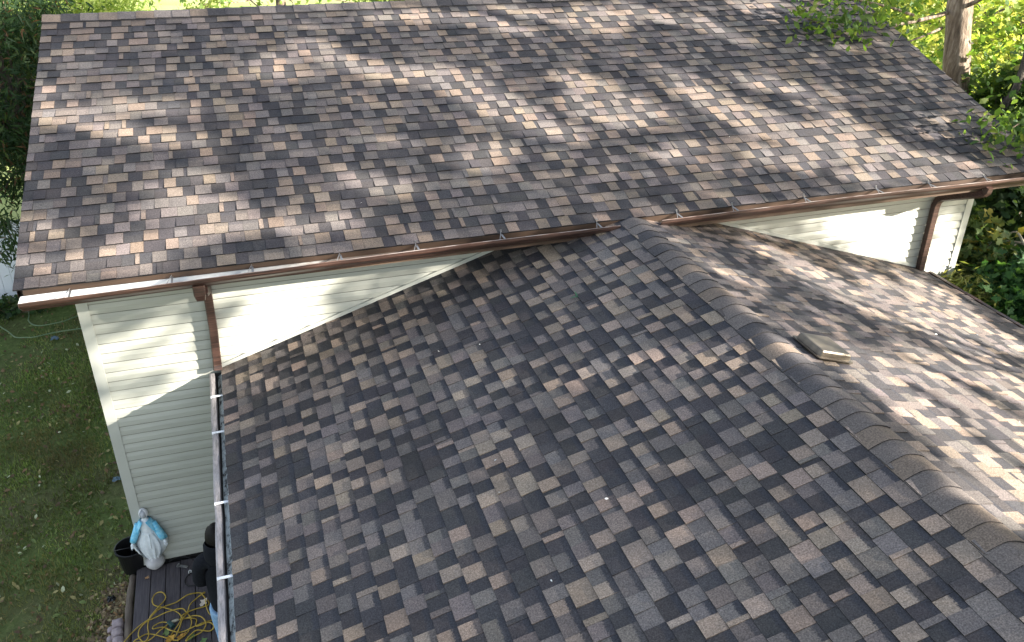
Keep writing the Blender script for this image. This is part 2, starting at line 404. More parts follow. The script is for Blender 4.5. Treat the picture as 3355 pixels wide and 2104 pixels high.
mb = MB(); mb.box((WXL, WY+.003, ZG-.2), (WXR, 2*RY-WY, -3.505)); obj('foundation', mb, M['inner'], house)
# wing walls
mb = MB(); mb.box((-3.62, YF+.3, ZG-.1), (3.85, WY-.03, -1.36)); obj('wall', mb, M['siding'], house)
mb = MB()
mb.face([(-3.6, YF+.31, -1.359), (3.83, YF+.31, -1.359), (3.83, YF+.31, ZR-3.83*TP2-.03), (0, YF+.31, ZR-.03), (-3.6, YF+.31, ZR-3.6*TP2-.03)]); obj('gable', mb, M['siding'], house)
for xe, sg, d in ((-AX, 1, AX), (BX, -1, BX)):
    ze = ZR-d*TP2; mb = MB()
    mb.box((min(xe+sg*.012, xe+sg*.4), YF, ze-.10), (max(xe+sg*.012, xe+sg*.4), WY-.02, ze-.09))
    mb.box((min(xe+sg*.010, xe+sg*.03), YF, ze-.088), (max(xe+sg*.010, xe+sg*.03), WY-.02, ze-.004))
    obj('fascia', mb, M['fascia'], house)
# step flashing / J-channel where the wing roof meets the wall
mb = MB()
for sg, d in ((-1, AX), (1, BX)):
    p0, p1 = np.array([sg*d, 0, ZR-d*TP2]), np.array([sg*.45, 0, ZR-.45*TP2])
    for (h0, h1, dep) in ((.016, .055, .030),):
        q = [(p0[0], WY-dep, p0[2]+h0), (p1[0], WY-dep, p1[2]+h0), (p1[0], WY-dep, p1[2]+h1), (p0[0], WY-dep, p0[2]+h1)]
        r = [(x, WY, z) for x, y, z in q]
        if sg > 0: q, r = [q[1], q[0], q[3], q[2]], [r[1], r[0], r[3], r[2]]
        mb.face(q); mb.face([q[3], q[2], r[2], r[3]]); mb.face([q[1], q[0], r[0], r[1]])
obj('wall_trim', mb, M['trim'], house)
# main fascia, soffit, rake boards
for ya, yb in ((.022, .05), (2*RY-.05, 2*RY-.022)): mb = MB(); mb.box((XL+.06, ya, -.17), (XR-.06, yb, -.006)); obj('fascia', mb, M['fascia'], house)
mb = MB(); mb.box((XL+.07, .006, -.052), (XR-.07, .011, -.003)); obj('drip_edge', mb, M['fascia'], house)
mb = MB(); mb.box((XL+.06, .052, -.168), (XR-.06, WY+.02, -.158)); obj('soffit', mb, M['trim'], house)
for x in (XL+.02, XR-.045):
    mb = MB()
    for y0, y1, f in ((.03, RY, lambda y: y*TP1), (RY, 2*RY-.03, lambda y: (2*RY-y)*TP1)):
        for xx0, xx1 in ((x, x+.025),):
            a = [(xx0, y0, f(y0)-.15), (xx0, y1, f(y1)-.15), (xx0, y1, f(y1)-.004), (xx0, y0, f(y0)-.004)]; b_ = [(xx1, p[1], p[2]) for p in a]
            mb.face(a[::-1]); mb.face(b_); mb.face([a[0], a[1], b_[1], b_[0]])
    obj('rake_board', mb, M['fascia'], house)
mb = MB()
mb.face([(XL+.05, .06, -.01), (XR-.05, .06, -.01), (XR-.05, RY, RZ-.02), (XL+.05, RY, RZ-.02)][::-1])
mb.face([(XL+.05, 2*RY-.06, -.01), (XR-.05, 2*RY-.06, -.01), (XR-.05, RY, RZ-.02), (XL+.05, RY, RZ-.02)])
obj('roof_deck', mb, M['inner'], house)

# gutters -----------------------------------------------------------
G_OUT = [(.020, .002), (.020, -.105), (-.035, -.108), (-.052, -.088), (-.082, -.066), (-.108, -.044), (-.119, -.026), (-.119, 0), (-.113, .003), (-.105, -.002)]
G_IN = [(-.105, -.002), (-.112, -.026), (-.101, -.042), (-.076, -.062), (-.047, -.083), (-.031, -.101), (.014, -.1), (.016, .001)]
WORN = simple('worn_gutter_lip', (.34, .29, .26), (.14, .085, .065), 14, .5, stretch=(.4, 1, 1), lo=.4, hi=.6)
def gutter(x0, x1, zf, capl, capr, label):
    mb = MB(); xs = np.linspace(x0, x1, 12)
    mb.grid([[(x, y, zf(x)+z) for y, z in G_OUT[:8]] for x in xs], 0); mb.grid([[(x, y, zf(x)+z) for y, z in G_OUT[7:]] for x in xs], 2); mb.grid([[(x, y, zf(x)+z) for y, z in G_IN] for x in xs], 1)
    for x, c in ((x0, capl), (x1, capr)):
        if c: mb.face([(x-.001*(1 if x == x0 else -1), y, zf(x)+z) for y, z in G_OUT], 1)
    g = obj('gutter', mb, [M['gutter'], M['lining'], WORN], house); g['label'] = label; return g
zl = lambda x: np.interp(x, [-5.42, -4.2, -3.0, -1.5, -.15], [-.062, -.042, -.022, -.003, -.006])
zr_ = lambda x: np.interp(x, [.28, 2.5, 5.2], [-.004, .008, -.012])
gl = gutter(-5.415, -.155, zl, True, False, 'brown gutter of the main eave left of the wing ridge')
gr = gutter(.285, XR+.01, zr_, False, True, 'brown gutter of the main eave right of the wing ridge')
def hanger_mesh():
    mb = MB(); mb.box((-.009, -.115, .002), (.009, .02, .006)); mb.box((-.009, .0135, -.002), (.009, .0195, .04))
    mb.tube([(.0, .013, .022), (-.045, -.108, -.004)], .0035, 5)
    return mesh_from('hanger', mb.v, mb.f, [M['steel']])
HM = hanger_mesh()
for g, xs, zf in ((gl, [on_y(x, y, 0.0)[0] for x, y in ((233, 960), (565, 912), (828, 885), (1116, 851), (1365, 822), (1642, 786), (1955, 748))], zl), (gr, [on_y(x, y, 0.0)[0] for x, y in ((2217, 708), (2398, 688), (2633, 657), (2870, 627), (3040, 608), (3224, 582))], zr_)):
    for x in xs:
        h = bpy.data.objects.new('hanger', HM); h.location = (x, 0, float(zf(x))); link(h, g)
RECT = [(-.5, -.38), (-.42, -.5), (.42, -.5), (.5, -.38), (.5, .38), (.42, .5), (.2, .5), (.16, .44), (.12, .5), (-.12, .5), (-.16, .44), (-.2, .5), (-.42, .5), (-.5, .38)]
def downspout(pts, label):
    mb = MB(); mb.tube(pts, .078, mat=0, shape=RECT); d = obj('downspout', mb, M['gutter'], house); d['label'] = label; return d
xo = -4.045
d1 = downspout([(-4.015, -.05, -.17), (-4.015, -.035, -.20), (-4.01, .36, -.36), (-4.01, .405, -.42), (-4.015, .405, -.8), (-4.035, .405, -1.18), (-4.04, .39, -1.235)], 'brown downspout on the wall ending at the wing gutter')
mb = MB(); mb.tube([(xo, -.045, -.11), (xo, -.045, -.20), (xo, -.035, -.255)], [.10, .10, .075], shape=RECT); obj('outlet_box', mb, M['gutter'], d1)
ro = on_y(3225, 622, -.05)
d2 = downspout([(4.36, -.05, -.10), (4.36, -.04, -.16), (4.355, -.02, -.19), (4.34, .02, -.21), (4.17, .36, -.36), (4.15, .395, -.40), (4.14, .405, -.47), (4.145, .405, -.9), (4.15, .405, -1.30)], 'brown downspout with a long elbow by the right corner')
# wing gutters
W_OUT = [(.0, .0), (.0, -.10), (.055, -.105), (.085, -.075), (.108, -.045), (.112, .0), (.098, .004), (.066, .002)]
W_IN = [(.066, .002), (.064, -.008), (.060, -.045)]
W_BOT = [(.060, -.045), (.056, -.055), (.046, -.055), (.043, -.044)]
W_BACK = [(.043, -.044), (.018, -.028), (-.004, -.004)]
def wing_gutter(sg, xe, ze):
    mb = MB(); ys = np.linspace(YF, WY-.07, 30); rng = random.Random(3)
    wv = [rng.uniform(-.004, .004) for _ in ys]
    for prof_, mi in ((W_OUT, 0), (W_IN, 0), (W_BOT, 1), (W_BACK, 2)):
        mb.grid([[(xe+sg*(x+wv[i]), y, ze-.012+z) for x, z in prof_] for i, y in enumerate(ys)], mi)
    mb.face([(xe+sg*x, WY-.069, ze-.012+z) for x, z in W_OUT], 1)
    return obj('gutter', mb, [M['oldgutter'], M['inner'], M['trough']] if sg < 0 else [M['gutter'], M['inner'], M['inner']], house)
zle = ZR-AX*TP2
wgl = wing_gutter(-1, -AX, zle); wgl['label'] = 'weathered white gutter of the wing eave'
wgr = wing_gutter(1, BX, ZR-BX*TP2); wgr['label'] = 'gutter of the far wing eave'
mbh = MB(); mbh.box((-.10, -.011, .006), (.035, .011, .012)); mbh.box((-.11, -.011, -.006), (-.098, .011, .012)); WH = mesh_from('hanger', mbh.v, mbh.f, [M['fence']])
for x, y in ((713, 1297), (718, 1415), (733, 1645), (745, 1889), (760, 2180)):
    p = on_z(x, y, zle); h = bpy.data.objects.new('hanger', WH); h.location = (-AX, float(p[1]), zle-.01); link(h, wgl)

# ------------------------------------------------------------------ ground
mb = MB()
n = 40; xs = np.concatenate([np.linspace(-120, -14, 8), np.linspace(-12, 20, 60), np.linspace(24, 140, 8)]); ys = np.concatenate([np.linspace(-60, -10, 6), np.linspace(-8, 20, 56), np.linspace(24, 160, 10)])
rg = np.random.default_rng(2)
hz = rg.normal(0, .012, (len(ys), len(xs)))
mb.grid([[(x, y, ZG+hz[i, j]) for j, x in enumerate(xs)] for i, y in enumerate(ys)])
tag(obj('ground', mb, M['ground'], smooth=True), 'lawn with bare leafy patches around the house', kind='structure')

# ------------------------------------------------------------------ leaves
def leaf_mesh(C, size, rng, pal, outline='oval', up=.35, jitter=.3, droop=None):
    """C (n,3) leaf centres -> verts, faces, tones. pal: list of (weight, rgb)"""
    n = len(C)
    if outline == 'oval': S = np.array([(0, -.5, 0), (.27, -.1, .06), (.2, .25, .05), (0, .55, -.03), (-.2, .25, .05), (-.27, -.1, .06)])
    elif outline == 'narrow': S = np.array([(0, -.6, 0), (.13, 0, .04), (0, .6, -.06), (-.13, 0, .04)])
    else: S = np.array([(0, -.5, 0), (.24, -.34, .03), (.2, -.12, .0), (.5, .02, .08), (.24, .16, .02), (0, .55, -.02), (-.24, .16, .02), (-.5, .02, .08), (-.2, -.12, .0), (-.24, -.34, .03)])
    k = len(S)
    nz = rng.normal(size=(n, 3)); nz /= np.linalg.norm(nz, axis=1)[:, None]; nz[:, 2] = np.abs(nz[:, 2])*.6+up; nz /= np.linalg.norm(nz, axis=1)[:, None]
    t = rng.normal(size=(n, 3)) if droop is None else rng.normal(size=(n, 3))*.6+np.array(droop)
    t -= nz*(t*nz).sum(1)[:, None]; t /= np.linalg.norm(t, axis=1)[:, None]+1e-9; b = np.cross(t, nz)
    sz = size*(1+rng.uniform(-jitter, jitter, n))
    V = C[:, None, :]+sz[:, None, None]*(S[None, :, 0, None]*b[:, None, :]+S[None, :, 1, None]*t[:, None, :]+S[None, :, 2, None]*nz[:, None, :])
    F = np.arange(n*k).reshape(n, k)
    wts = np.array([p[0] for p in pal], float); cols = np.array([p[1] for p in pal]); idx = rng.choice(len(pal), n, p=wts/wts.sum())
    T = cols[idx]*(1+rng.uniform(-.22, .22, (n, 1)))
    return V.reshape(-1, 3), F, T
def leaves(name, C, size, rng, pal, parent=None, mat='leaf', **k):
    V, F, T = leaf_mesh(np.asarray(C), size, rng, pal, **k)
    me = mesh_from(name, V, F, [M[mat]], None, T)
    return link(bpy.data.objects.new(name, me), parent)
def clumps(rng, centre, radii, nclump, per, spread, shell=.45, flat=1.0):
    d = rng.normal(size=(nclump, 3)); d /= np.linalg.norm(d, axis=1)[:, None]
    r = rng.uniform(shell, 1, nclump)**.6; ctr = np.array(centre)+d*r[:, None]*np.array(radii)
    cnt = rng.integers(int(per*.5), int(per*1.5)+1, nclump)
    P = np.repeat(ctr, cnt, 0)+rng.normal(size=(cnt.sum(), 3))*np.array([spread, spread, spread*.7*flat])
    return ctr, P
BRIGHT = [(3, (.25, .33, .07)), (3, (.36, .40, .13)), (2, (.15, .25, .05)), (1, (.45, .43, .16)), (1.5, (.07, .14, .035))]
GREEN = [(4, (.06, .12, .025)), (3, (.085, .15, .03)), (2, (.12, .18, .04)), (1, (.035, .08, .02))]
DARKG = [(4, (.022, .05, .018)), (3, (.035, .07, .022)), (1, (.06, .09, .025)), (.6, (.11, .06, .03))]
def limb_path(rng, a, b, k=5, wob=.12):
    a, b = np.array(a, float), np.array(b, float); L = np.linalg.norm(b-a)
    return [a+(b-a)*t+(rng.normal(size=3)*wob*L*.3*math.sin(math.pi*t) if 0 < t < 1 else 0)+np.array([0, 0, .08*L*math.sin(math.pi*t)]) for t in np.linspace(0, 1, k)]
def bark_tube(mb, pts, r, seg=14, rough=.05, seed=0):
    rng = random.Random(seed); pts = catmull(pts, 4); n = len(pts); rr = np.interp(np.linspace(0, 1, n), np.linspace(0, 1, len(r)), r)
    mb.tube(pts, [x*(1+rng.uniform(-rough, rough)) for x in rr], seg)
def tree(name, label, base, top, r0, crown, nclump, per, spread, size, pal, seed, cat='tree', group=None, limbs=8, bark='bark', outline='maple', shell=.4, up=.35, crowns=None, lmat='leaf'):
    rng = np.random.default_rng(seed); t = thing(name, label, cat, base, group)
    mb = MB(); base, top = np.array(base, float), np.array(top, float)
    mid = (base+top)/2+rng.normal(size=3)*np.array([.1, .1, 0])
    bark_tube(mb, [base-[0, 0, .1], mid, top], [r0*1.15, r0*.85, r0*.35], 12, .04, seed)
    allP = []; allc = []
    for c, rad, ncl in (crowns or [(crown[0], crown[1], nclump)]):
        ctr, P = clumps(rng, c, rad, ncl, per, spread, shell); allP.append(P); allc.append(ctr)
    ctr = np.concatenate(allc); P = np.concatenate(allP)
    for q in ctr[:limbs]:
        s = base+(top-base)*rng.uniform(.35, .95); pth = limb_path(rng, s, q); mb.tube(pth, np.linspace(r0*.3, .008, len(pth)), 6)
    obj('trunk', mb, M[bark], t, smooth=True)
    P = P[P[:, 2] > ZG+.03]
    leaves('crown', P, size, rng, pal, t, outline=outline, up=up, mat=lmat)
    return t
# ------------------------------------------------------------------ trees between the sun and the house (out of frame): they cast the dapples
E1 = np.cross([0, 0, 1.], SUN); E1 /= np.linalg.norm(E1); E2 = np.cross(SUN, E1)
def uv_of(p): p = np.asarray(p); return np.stack([p@E1, p@E2], -1)
# sunlit patches, measured on the photograph: surface, origin x, origin y, scale, [(cx, cy, rx, ry, angle)]
GAPS = [
 ('main', 1000, 0, 2.411, [(1250,640,250,50,18),(1600,900,220,60,25),(600,545,250,35,8),(2150,640,120,40,20)]),
 ('main', 0, 0, 0.7187, [(110,270,35,13,0),(250,300,50,11,0),(180,262,45,9,0),(290,252,50,9,0),(400,255,40,8,0),(330,318,60,9,0),(440,330,40,9,0),(100,215,18,9,0),(470,415,35,8,0),(390,450,30,8,0),(450,470,30,8,0),(400,500,45,12,0),(520,500,40,14,0),(540,530,40,10,0),(430,550,40,12,0),(350,570,40,12,0),(300,610,60,14,0),(110,625,40,10,0),(100,545,28,7,0),(690,530,40,12,0),(640,170,40,10,0),(650,140,25,8,0),(860,160,60,12,8),(940,178,60,12,6),(1010,185,60,12,0),(1060,190,40,12,0),(720,60,30,6,0),(900,40,40,8,0),(1000,38,60,9,0),(1080,45,60,9,0),(1180,60,50,8,15),(1090,205,50,14,15),(1130,225,50,14,20),(1200,255,70,16,25),(1230,285,60,15,25),(1270,300,50,14,10),(730,110,25,12,0),(770,125,30,12,0),(1230,30,50,8,10),(1350,45,70,10,8),(1400,70,50,9,0),(1370,195,25,12,0),(1400,240,40,16,0),(860,430,45,12,15),(890,445,35,10,0),(940,440,30,9,0),(790,520,40,11,0),(1130,365,30,8,0),(1170,350,30,8,0),(1120,385,40,8,0)]),
 ('main', 1900, 0, 1.657, [(760,560,260,45,28),(1100,700,330,50,16),(1500,810,350,50,14),(1800,885,250,38,8),(380,75,150,25,15),(60,80,80,35,0),(200,100,80,18,0),(700,140,100,22,30),(780,170,100,18,25),(930,50,120,18,25),(1000,20,100,18,0),(560,440,110,32,35),(680,510,120,38,30),(820,600,150,40,20),(970,650,150,35,20),(1130,720,150,38,15),(1300,740,150,38,20),(1400,790,150,38,15),(1250,840,120,28,10),(1130,860,140,32,5),(1500,830,160,38,15),(1700,850,180,38,10),(1850,900,180,32,10),(1600,950,180,22,0),(2050,900,120,28,10),(1000,450,140,22,15),(1120,475,110,25,20),(1200,520,130,28,30),(1300,560,120,28,30),(1400,620,100,25,30),(1450,690,100,28,25),(1700,790,120,22,20),(2000,680,150,16,25),(1900,720,100,16,20),(1660,410,90,12,20),(1750,440,80,9,20),(1370,510,60,15,20),(1850,390,70,10,20),(1930,410,50,9,20),(200,570,200,38,10),(200,640,120,28,10),(60,590,70,30,0),(60,470,80,18,0),(600,790,60,18,0),(500,850,70,18,0)]),
 ('right', 2000, 700, 1.375, [(530,260,100,14,25),(760,190,100,16,25),(900,250,150,18,28),(1000,340,200,22,28),(1150,390,200,25,28),(1350,420,200,25,28),(1250,330,150,20,28),(1450,340,120,14,28),(1600,510,200,25,28),(1750,560,150,25,28),(1400,480,150,18,28),(1500,400,150,20,28),(1200,480,100,13,30),(1000,520,100,13,35),(880,560,80,13,35),(700,480,60,11,35),(560,360,60,11,40),(1100,640,100,18,35),(1250,780,150,30,35),(1400,870,180,30,35),(1300,700,120,18,30),(1500,780,150,25,30),(1650,870,200,30,32),(1450,950,150,28,38),(1600,1080,180,25,40),(1750,1150,150,30,38),(1800,1020,150,22,35),(1750,930,120,18,30),(1700,1290,150,25,38),(1850,1290,80,25,38),(1560,600,150,18,28),(1500,680,120,18,28),(1700,700,150,25,28),(1800,800,120,18,28),(1650,620,120,18,28),(780,610,50,30,20),(330,140,80,11,40),(600,430,40,9,45)]),
 ('wall', 0, 1000, 2.4, [(790,420,35,90,0),(850,350,60,30,30),(900,530,55,35,0),(1200,460,60,50,0),(1170,240,100,32,-45),(1500,490,110,50,-45),(1390,680,80,28,-38),(1540,610,75,35,-30),(1180,790,75,40,-30),(870,850,45,60,0),(1440,250,110,28,-45),(1300,150,50,20,-45)]),
 ('wall', 600, 750, 2.411, [(300,550,60,60,0),(600,800,300,170,-20),(400,950,150,100,0),(800,650,200,110,-15),(950,500,150,80,-10),(330,480,60,50,0),(950,720,150,100,-20),(700,520,200,50,-10),(1120,440,70,60,0)]),
 ('wall', 2755, 500, 2.52, [(300,600,300,150,5),(100,650,250,80,5),(300,780,200,90,8),(450,800,150,90,8),(550,560,110,150,0),(650,620,60,100,0),(870,650,60,90,0),(850,800,80,80,0),(760,850,80,90,0),(780,1000,80,60,0),(-200,520,300,45,5),(900,900,60,200,-10)]),
 ('gutter', 0, 0, 1, [(200,970,150,14,-6),(420,945,80,12,-6),(1190,858,60,10,-8),(1350,833,80,10,-8),(1512,812,70,10,-8),(2250,712,100,12,-9),(2650,660,250,12,-8),(2950,625,200,12,-8),(3200,595,120,12,-6)]),
]
SURF = dict(main=on_main, right=on_right, wall=lambda x, y: on_y(x, y, WY-.01), gutter=lambda x, y: on_y(x, y, -.08))
CELL = .025; U0, V0, NU, NV = -9.0, -5.5, 740, 500
LIT = np.zeros((NV, NU), bool)
gu, gv = np.meshgrid(U0+CELL*(np.arange(NU)+.5), V0+CELL*(np.arange(NV)+.5))
DIL = .075
for sname, ox, oy, sc_, els in GAPS:
    for cx_, cy_, rx, ry, ang in els:
        ca, sa = math.cos(math.radians(ang)), math.sin(math.radians(ang)); q = []
        for k in range(14):
            a = 2*math.pi*k/14; dx, dy = rx*math.cos(a), ry*math.sin(a)
            q.append(uv_of(SURF[sname](ox+(cx_+dx*ca-dy*sa)/sc_, oy+(cy_+dx*sa+dy*ca)/sc_)))
        q = np.array(q); c = q.mean(0); d = q-c; dil = .028 if sname in ('wall', 'gutter') else 0.0 if ry/sc_ < 9.6 else .12 if sname == 'right' else DIL if ry/sc_ < 17 else .12; q = c+d*(1+dil/np.linalg.norm(d, axis=1)[:, None])
        i0, i1 = np.clip(((q.min(0)-[U0, V0])/CELL).astype(int), 0, None); 
        lo = np.floor((q.min(0)-[U0, V0])/CELL).astype(int); hi = np.ceil((q.max(0)-[U0, V0])/CELL).astype(int)
        ua, ub, va, vb = max(lo[0], 0), min(hi[0], NU), max(lo[1], 0), min(hi[1], NV)
        if ua >= ub or va >= vb: continue
        X, Y = gu[va:vb, ua:ub], gv[va:vb, ua:ub]; ins = np.zeros(X.shape, bool); j = len(q)-1
        for k in range(len(q)):
            (xk, yk), (xj, yj) = q[k], q[j]
            ins ^= ((yk > Y) != (yj > Y)) & (X < (xj-xk)*(Y-yk)/(yj-yk+1e-12)+xk); j = k
        LIT[va:vb, ua:ub] |= ins
hull = uv_of(np.array([(XL, 0, -.2), (XR, 0, -.2), (XL, RY, RZ), (XR, RY, RZ), (WXL, WY, -3.5), (-AX, YF, zle), (BX, YF, zle), (0, YF, ZR), (4.2, WY, -1.4)]))
UMIN, UMAX = hull[:, 0].min()-.3, hull[:, 0].max()+.25
VMIN, VMAX = hull[:, 1].min()-.2, hull[:, 1].max()+.5
def shade_tree(name, label, ua, ub, seed, dens, dlo=10.5, dhi=16.5):
    rng = np.random.default_rng(seed); uc = (ua+ub)/2; base = E1*uc+SUN*13.5; base = np.array([base[0], base[1], ZG])
    t = thing(name, label, 'tree', base, 'tall trees on the sunny side of the house')
    A = (ub-ua)*(VMAX-VMIN); n = int(dens*A)
    u, v = rng.uniform(ua, ub, n), rng.uniform(VMIN, VMAX, n)
    iu, iv = ((u-U0)/CELL).astype(int), ((v-V0)/CELL).astype(int)
    keep = ~LIT[np.clip(iv, 0, NV-1), np.clip(iu, 0, NU-1)]
    u, v = u[keep], v[keep]; d = rng.uniform(dlo, dhi, len(u))
    P = u[:, None]*E1+v[:, None]*E2+d[:, None]*SUN
    leaves('crown', P, .12, rng, GREEN, t, outline='oval', up=.1)
    mb = MB(); topz = uc*E1+VMIN*E2+13.5*SUN
    bark_tube(mb, [base-[0, 0, .1], base*.5+topz*.5, topz], [.26, .2, .14], 12, .04, seed)
    for k in range(7):
        uu, vv = rng.uniform(ua, ub), rng.uniform(VMIN+.5, VMAX); q = uu*E1+vv*E2+rng.uniform(11.5, 15.5)*SUN
        pth = limb_path(rng, topz, q, 5, .1); mb.tube(pth, np.linspace(.06, .012, 5), 6)
    obj('trunk', mb, M['bark'], t, smooth=True)
uu = np.linspace(UMIN, UMAX, 4)
for k, lab in enumerate(('tall leafy tree off beyond the front of the wing, shading the lower roof', 'tall leafy tree off to the sunny side, shading the middle of the main roof', 'tall leafy tree off past the right corner, shading the right end of the main roof')):
    shade_tree('tree', lab, uu[k], uu[k+1], 40+k, 820)

# ------------------------------------------------------------------ visible vegetation
rng = np.random.default_rng(7)
# big tree beyond the right rake, with long limbs hanging leaves over the roof
A, B = at(3128, 277, 15.8), at(3146, 0, 15.75)
dirn = (B-A)/(B[2]-A[2]); base = A+dirn*(ZG-A[2]); base = np.array([A[0]+(base[0]-A[0])*.5, A[1]+(base[1]-A[1])*.5, ZG]); top = B+dirn*4.5
big = thing('tree', 'tall tree with furrowed bark behind the right rake with branches hanging over the shingles', 'tree', base)
mb = MB()
bark_tube(mb, [base-[0, 0, .1], A*.6+base*.4, A, (A+B)/2, B, B+dirn*2, top], [.27, .235, .205, .195, .18, .15, .05], 18, .05, 4)
def limb(pxs, r0, r1):
    P = [at(*p) for p in pxs]; P = catmull(P, 4); mb.tube(P, np.linspace(r0, r1, len(P)), 7); return P
L1 = limb([(3118, 38, 15.7), (2993, 71, 15), (2834, 98, 14.0), (2720, 85, 13.2), (2640, 60, 12.8)], .035, .008)
L2 = limb([(3085, 92, 15.7), (3055, 106, 15.2), (2982, 135, 14.4), (2900, 160, 14)], .025, .006)
L3 = limb([(3150, 25, 15.7), (3200, 5, 15.4), (3260, -30, 15)], .04, .02)
L4 = limb([(2990, 50, 15), (2900, 20, 14), (2760, -5, 13), (2650, 10, 12.6)], .025, .006)
L5 = limb([(3165, -40, 15.7), (3340, -90, 14), (3480, 60, 13), (3430, 290, 12.2), (3345, 400, 11.9), (3260, 440, 11.7)], .03, .005)
L6 = limb([(2860, 95, 14), (2790, 120, 13.2), (2700, 130, 12.9)], .012, .004)
obj('trunk', mb, M['bark'], big, smooth=True)
def spray(pts, n, spread): 
    P = np.array([at(*p) for p in pts]); return np.repeat(P, n, 0)+rng.normal(size=(len(P)*n, 3))*spread
over = spray([(2640,30,12.7),(2680,55,12.8),(2720,90,12.9),(2760,60,13),(2800,100,13.2),(2830,40,13.2),(2700,20,12.8),(2770,20,13.1),(2870,70,13.6),(2900,90,13.9),(2880,30,13.5),(2740,120,12.9),(2820,125,13.2),(2660,130,12.8),(2700,140,12.8),(2690,95,12.8),(2780,85,13),(2930,40,14.2),(2960,20,14.3),(2980,60,14.6),(2910,110,14)], 30, .18)
over2 = spray([(3260,440,11.7),(3300,420,11.8),(3335,380,11.9),(3350,450,11.9),(3290,400,11.8),(3230,455,11.7),(3340,520,11.9),(3310,480,11.8),(3355,560,12),(3330,560,11.9),(3270,480,11.7),(3350,330,12.1),(3345,500,11.9)], 28, .19)
high = clumps(rng, top+[-.5, .5, .6], (1.6, 1.6, 1.2), 40, 40, .3)[1]
hi_rel = high-CAM; z_ = hi_rel@AX_F; px = IW/2+FPX*(hi_rel@AX_R)/z_; py = IH/2-FPX*(hi_rel@AX_U)/z_
high = high[py < -20]
leaves('crown', np.concatenate([over, over2, high]), .10, rng, [(4, (.09, .16, .035)), (3, (.12, .19, .045)), (2, (.18, .23, .07)), (1, (.06, .12, .05))], big, outline='oval', up=.3, jitter=.5, mat='sunleaf', droop=(0, 0, -.5))

# bright young maples behind it, in full sun
spec = [((2950, 120, 26), (2.5, 2.5, 1.9), 150, .19), ((3330, 60, 19.5), (1.9, 1.9, 1.8), 150, .15), ((3345, 270, 16.8), (1.1, 1.1, 1.2), 90, .13), ((3090, -50, 24), (2.4, 2.4, 2.0), 150, .18), ((3030, 330, 21), (1.5, 1.5, 1.2), 90, .16)]
labs = ['sunlit yellow green maple behind the right rake, left of the big trunk', 'sunlit yellow green maple to the right of the big trunk', 'small yellow green maple close to the right frame edge, above the hanging branch', 'broad sunlit maple furthest back behind the big trunk', 'low sunlit maple sapling at the foot of the big trunk']
for (p, r, nc, lsz), lab, sd_ in zip(spec, labs, range(60, 70)):
    c = at(*p); 
    tree('maple_tree', lab, (c[0], c[1], ZG), (c[0]+.2, c[1], c[2]+r[2]*.6),   .09, (c, r), int(nc*.62), 34, .28, lsz, BRIGHT, sd_, group='sunlit maples behind the house', limbs=12, bark='barkdark', lmat='sunleaf', shell=.6)
# big dark leaning stem at the right edge
st = thing('tree', 'dark leaning tree stem at the right edge with a pale broken patch', 'tree', on_z(3345, 470, ZG))
mb = MB(); mb_p = [at(3290, 345, 15), at(3325, 300, 15), at(3352, 220, 15.1), at(3380, 120, 15.2), at(3420, 0, 15.3), np.array([8.5, 3.5, 5.2])]
b0 = at(3280, 400, 15); bark_tube(mb, [np.array([b0[0], b0[1], ZG-.1]), b0]+mb_p, [.08, .065, .06, .055, .05, .045, .04, .02], 10, .05, 9); obj('trunk', mb, M['barkdark'], st, smooth=True)
cc = clumps(rng, np.array([8.6, 3.6, 5.6]), (1.1, 1.1, .9), 50, 40, .25)[1]; leaves('crown', cc, .14, rng, BRIGHT, st, outline='maple')

# left side: dark evergreens beside the gable end, bright trees behind them
for p, r, nc, lab, sd_ in (((10, 290, 15.5), (1.35, 1.7, 1.75), 260, 'dark evergreen next to the left rake, nearest the white fence', 80), ((-40, 120, 18.5), (1.7, 1.7, 3.0), 330, 'taller dark evergreen further back on the left, with rusty dead sprays', 81)):
    c = at(*p)
    tree('evergreen_tree', lab, (c[0], c[1], ZG), (c[0], c[1], c[2]+r[2]*.7), .13, (c, r), nc, 62, .17, .12, DARKG, sd_, group='dark evergreens on the left', limbs=26, bark='barkdark', outline='narrow', shell=.25, up=.1)
YG = [(4, (.17, .25, .05)), (3, (.24, .31, .08)), (2, (.31, .36, .12)), (1, (.09, .16, .04))]
for p, r, nc, lab, sd_ in (((150, 60, 19), (1.5, 1.5, 1.6), 190, 'sunlit bushy tree behind the left end of the ridge', 83), ((245, 5, 22), (1.5, 1.5, 1.2), 120, 'second sunlit bushy tree behind the ridge, lighter and further right', 84), ((70, 200, 17.2), (.9, .9, 1.0), 90, 'sunlit green tree squeezed between the dark evergreens and the rake', 85)):
    c = at(*p)
    tree('leafy_tree', lab, (c[0], c[1], ZG), (c[0], c[1], c[2]+r[2]*.5), .10, (c, r), nc, 46, .22, .12, YG, sd_, group='sunlit trees behind the ridge', lmat='sunleaf', limbs=10, bark='barkdark', outline='narrow', up=.2)
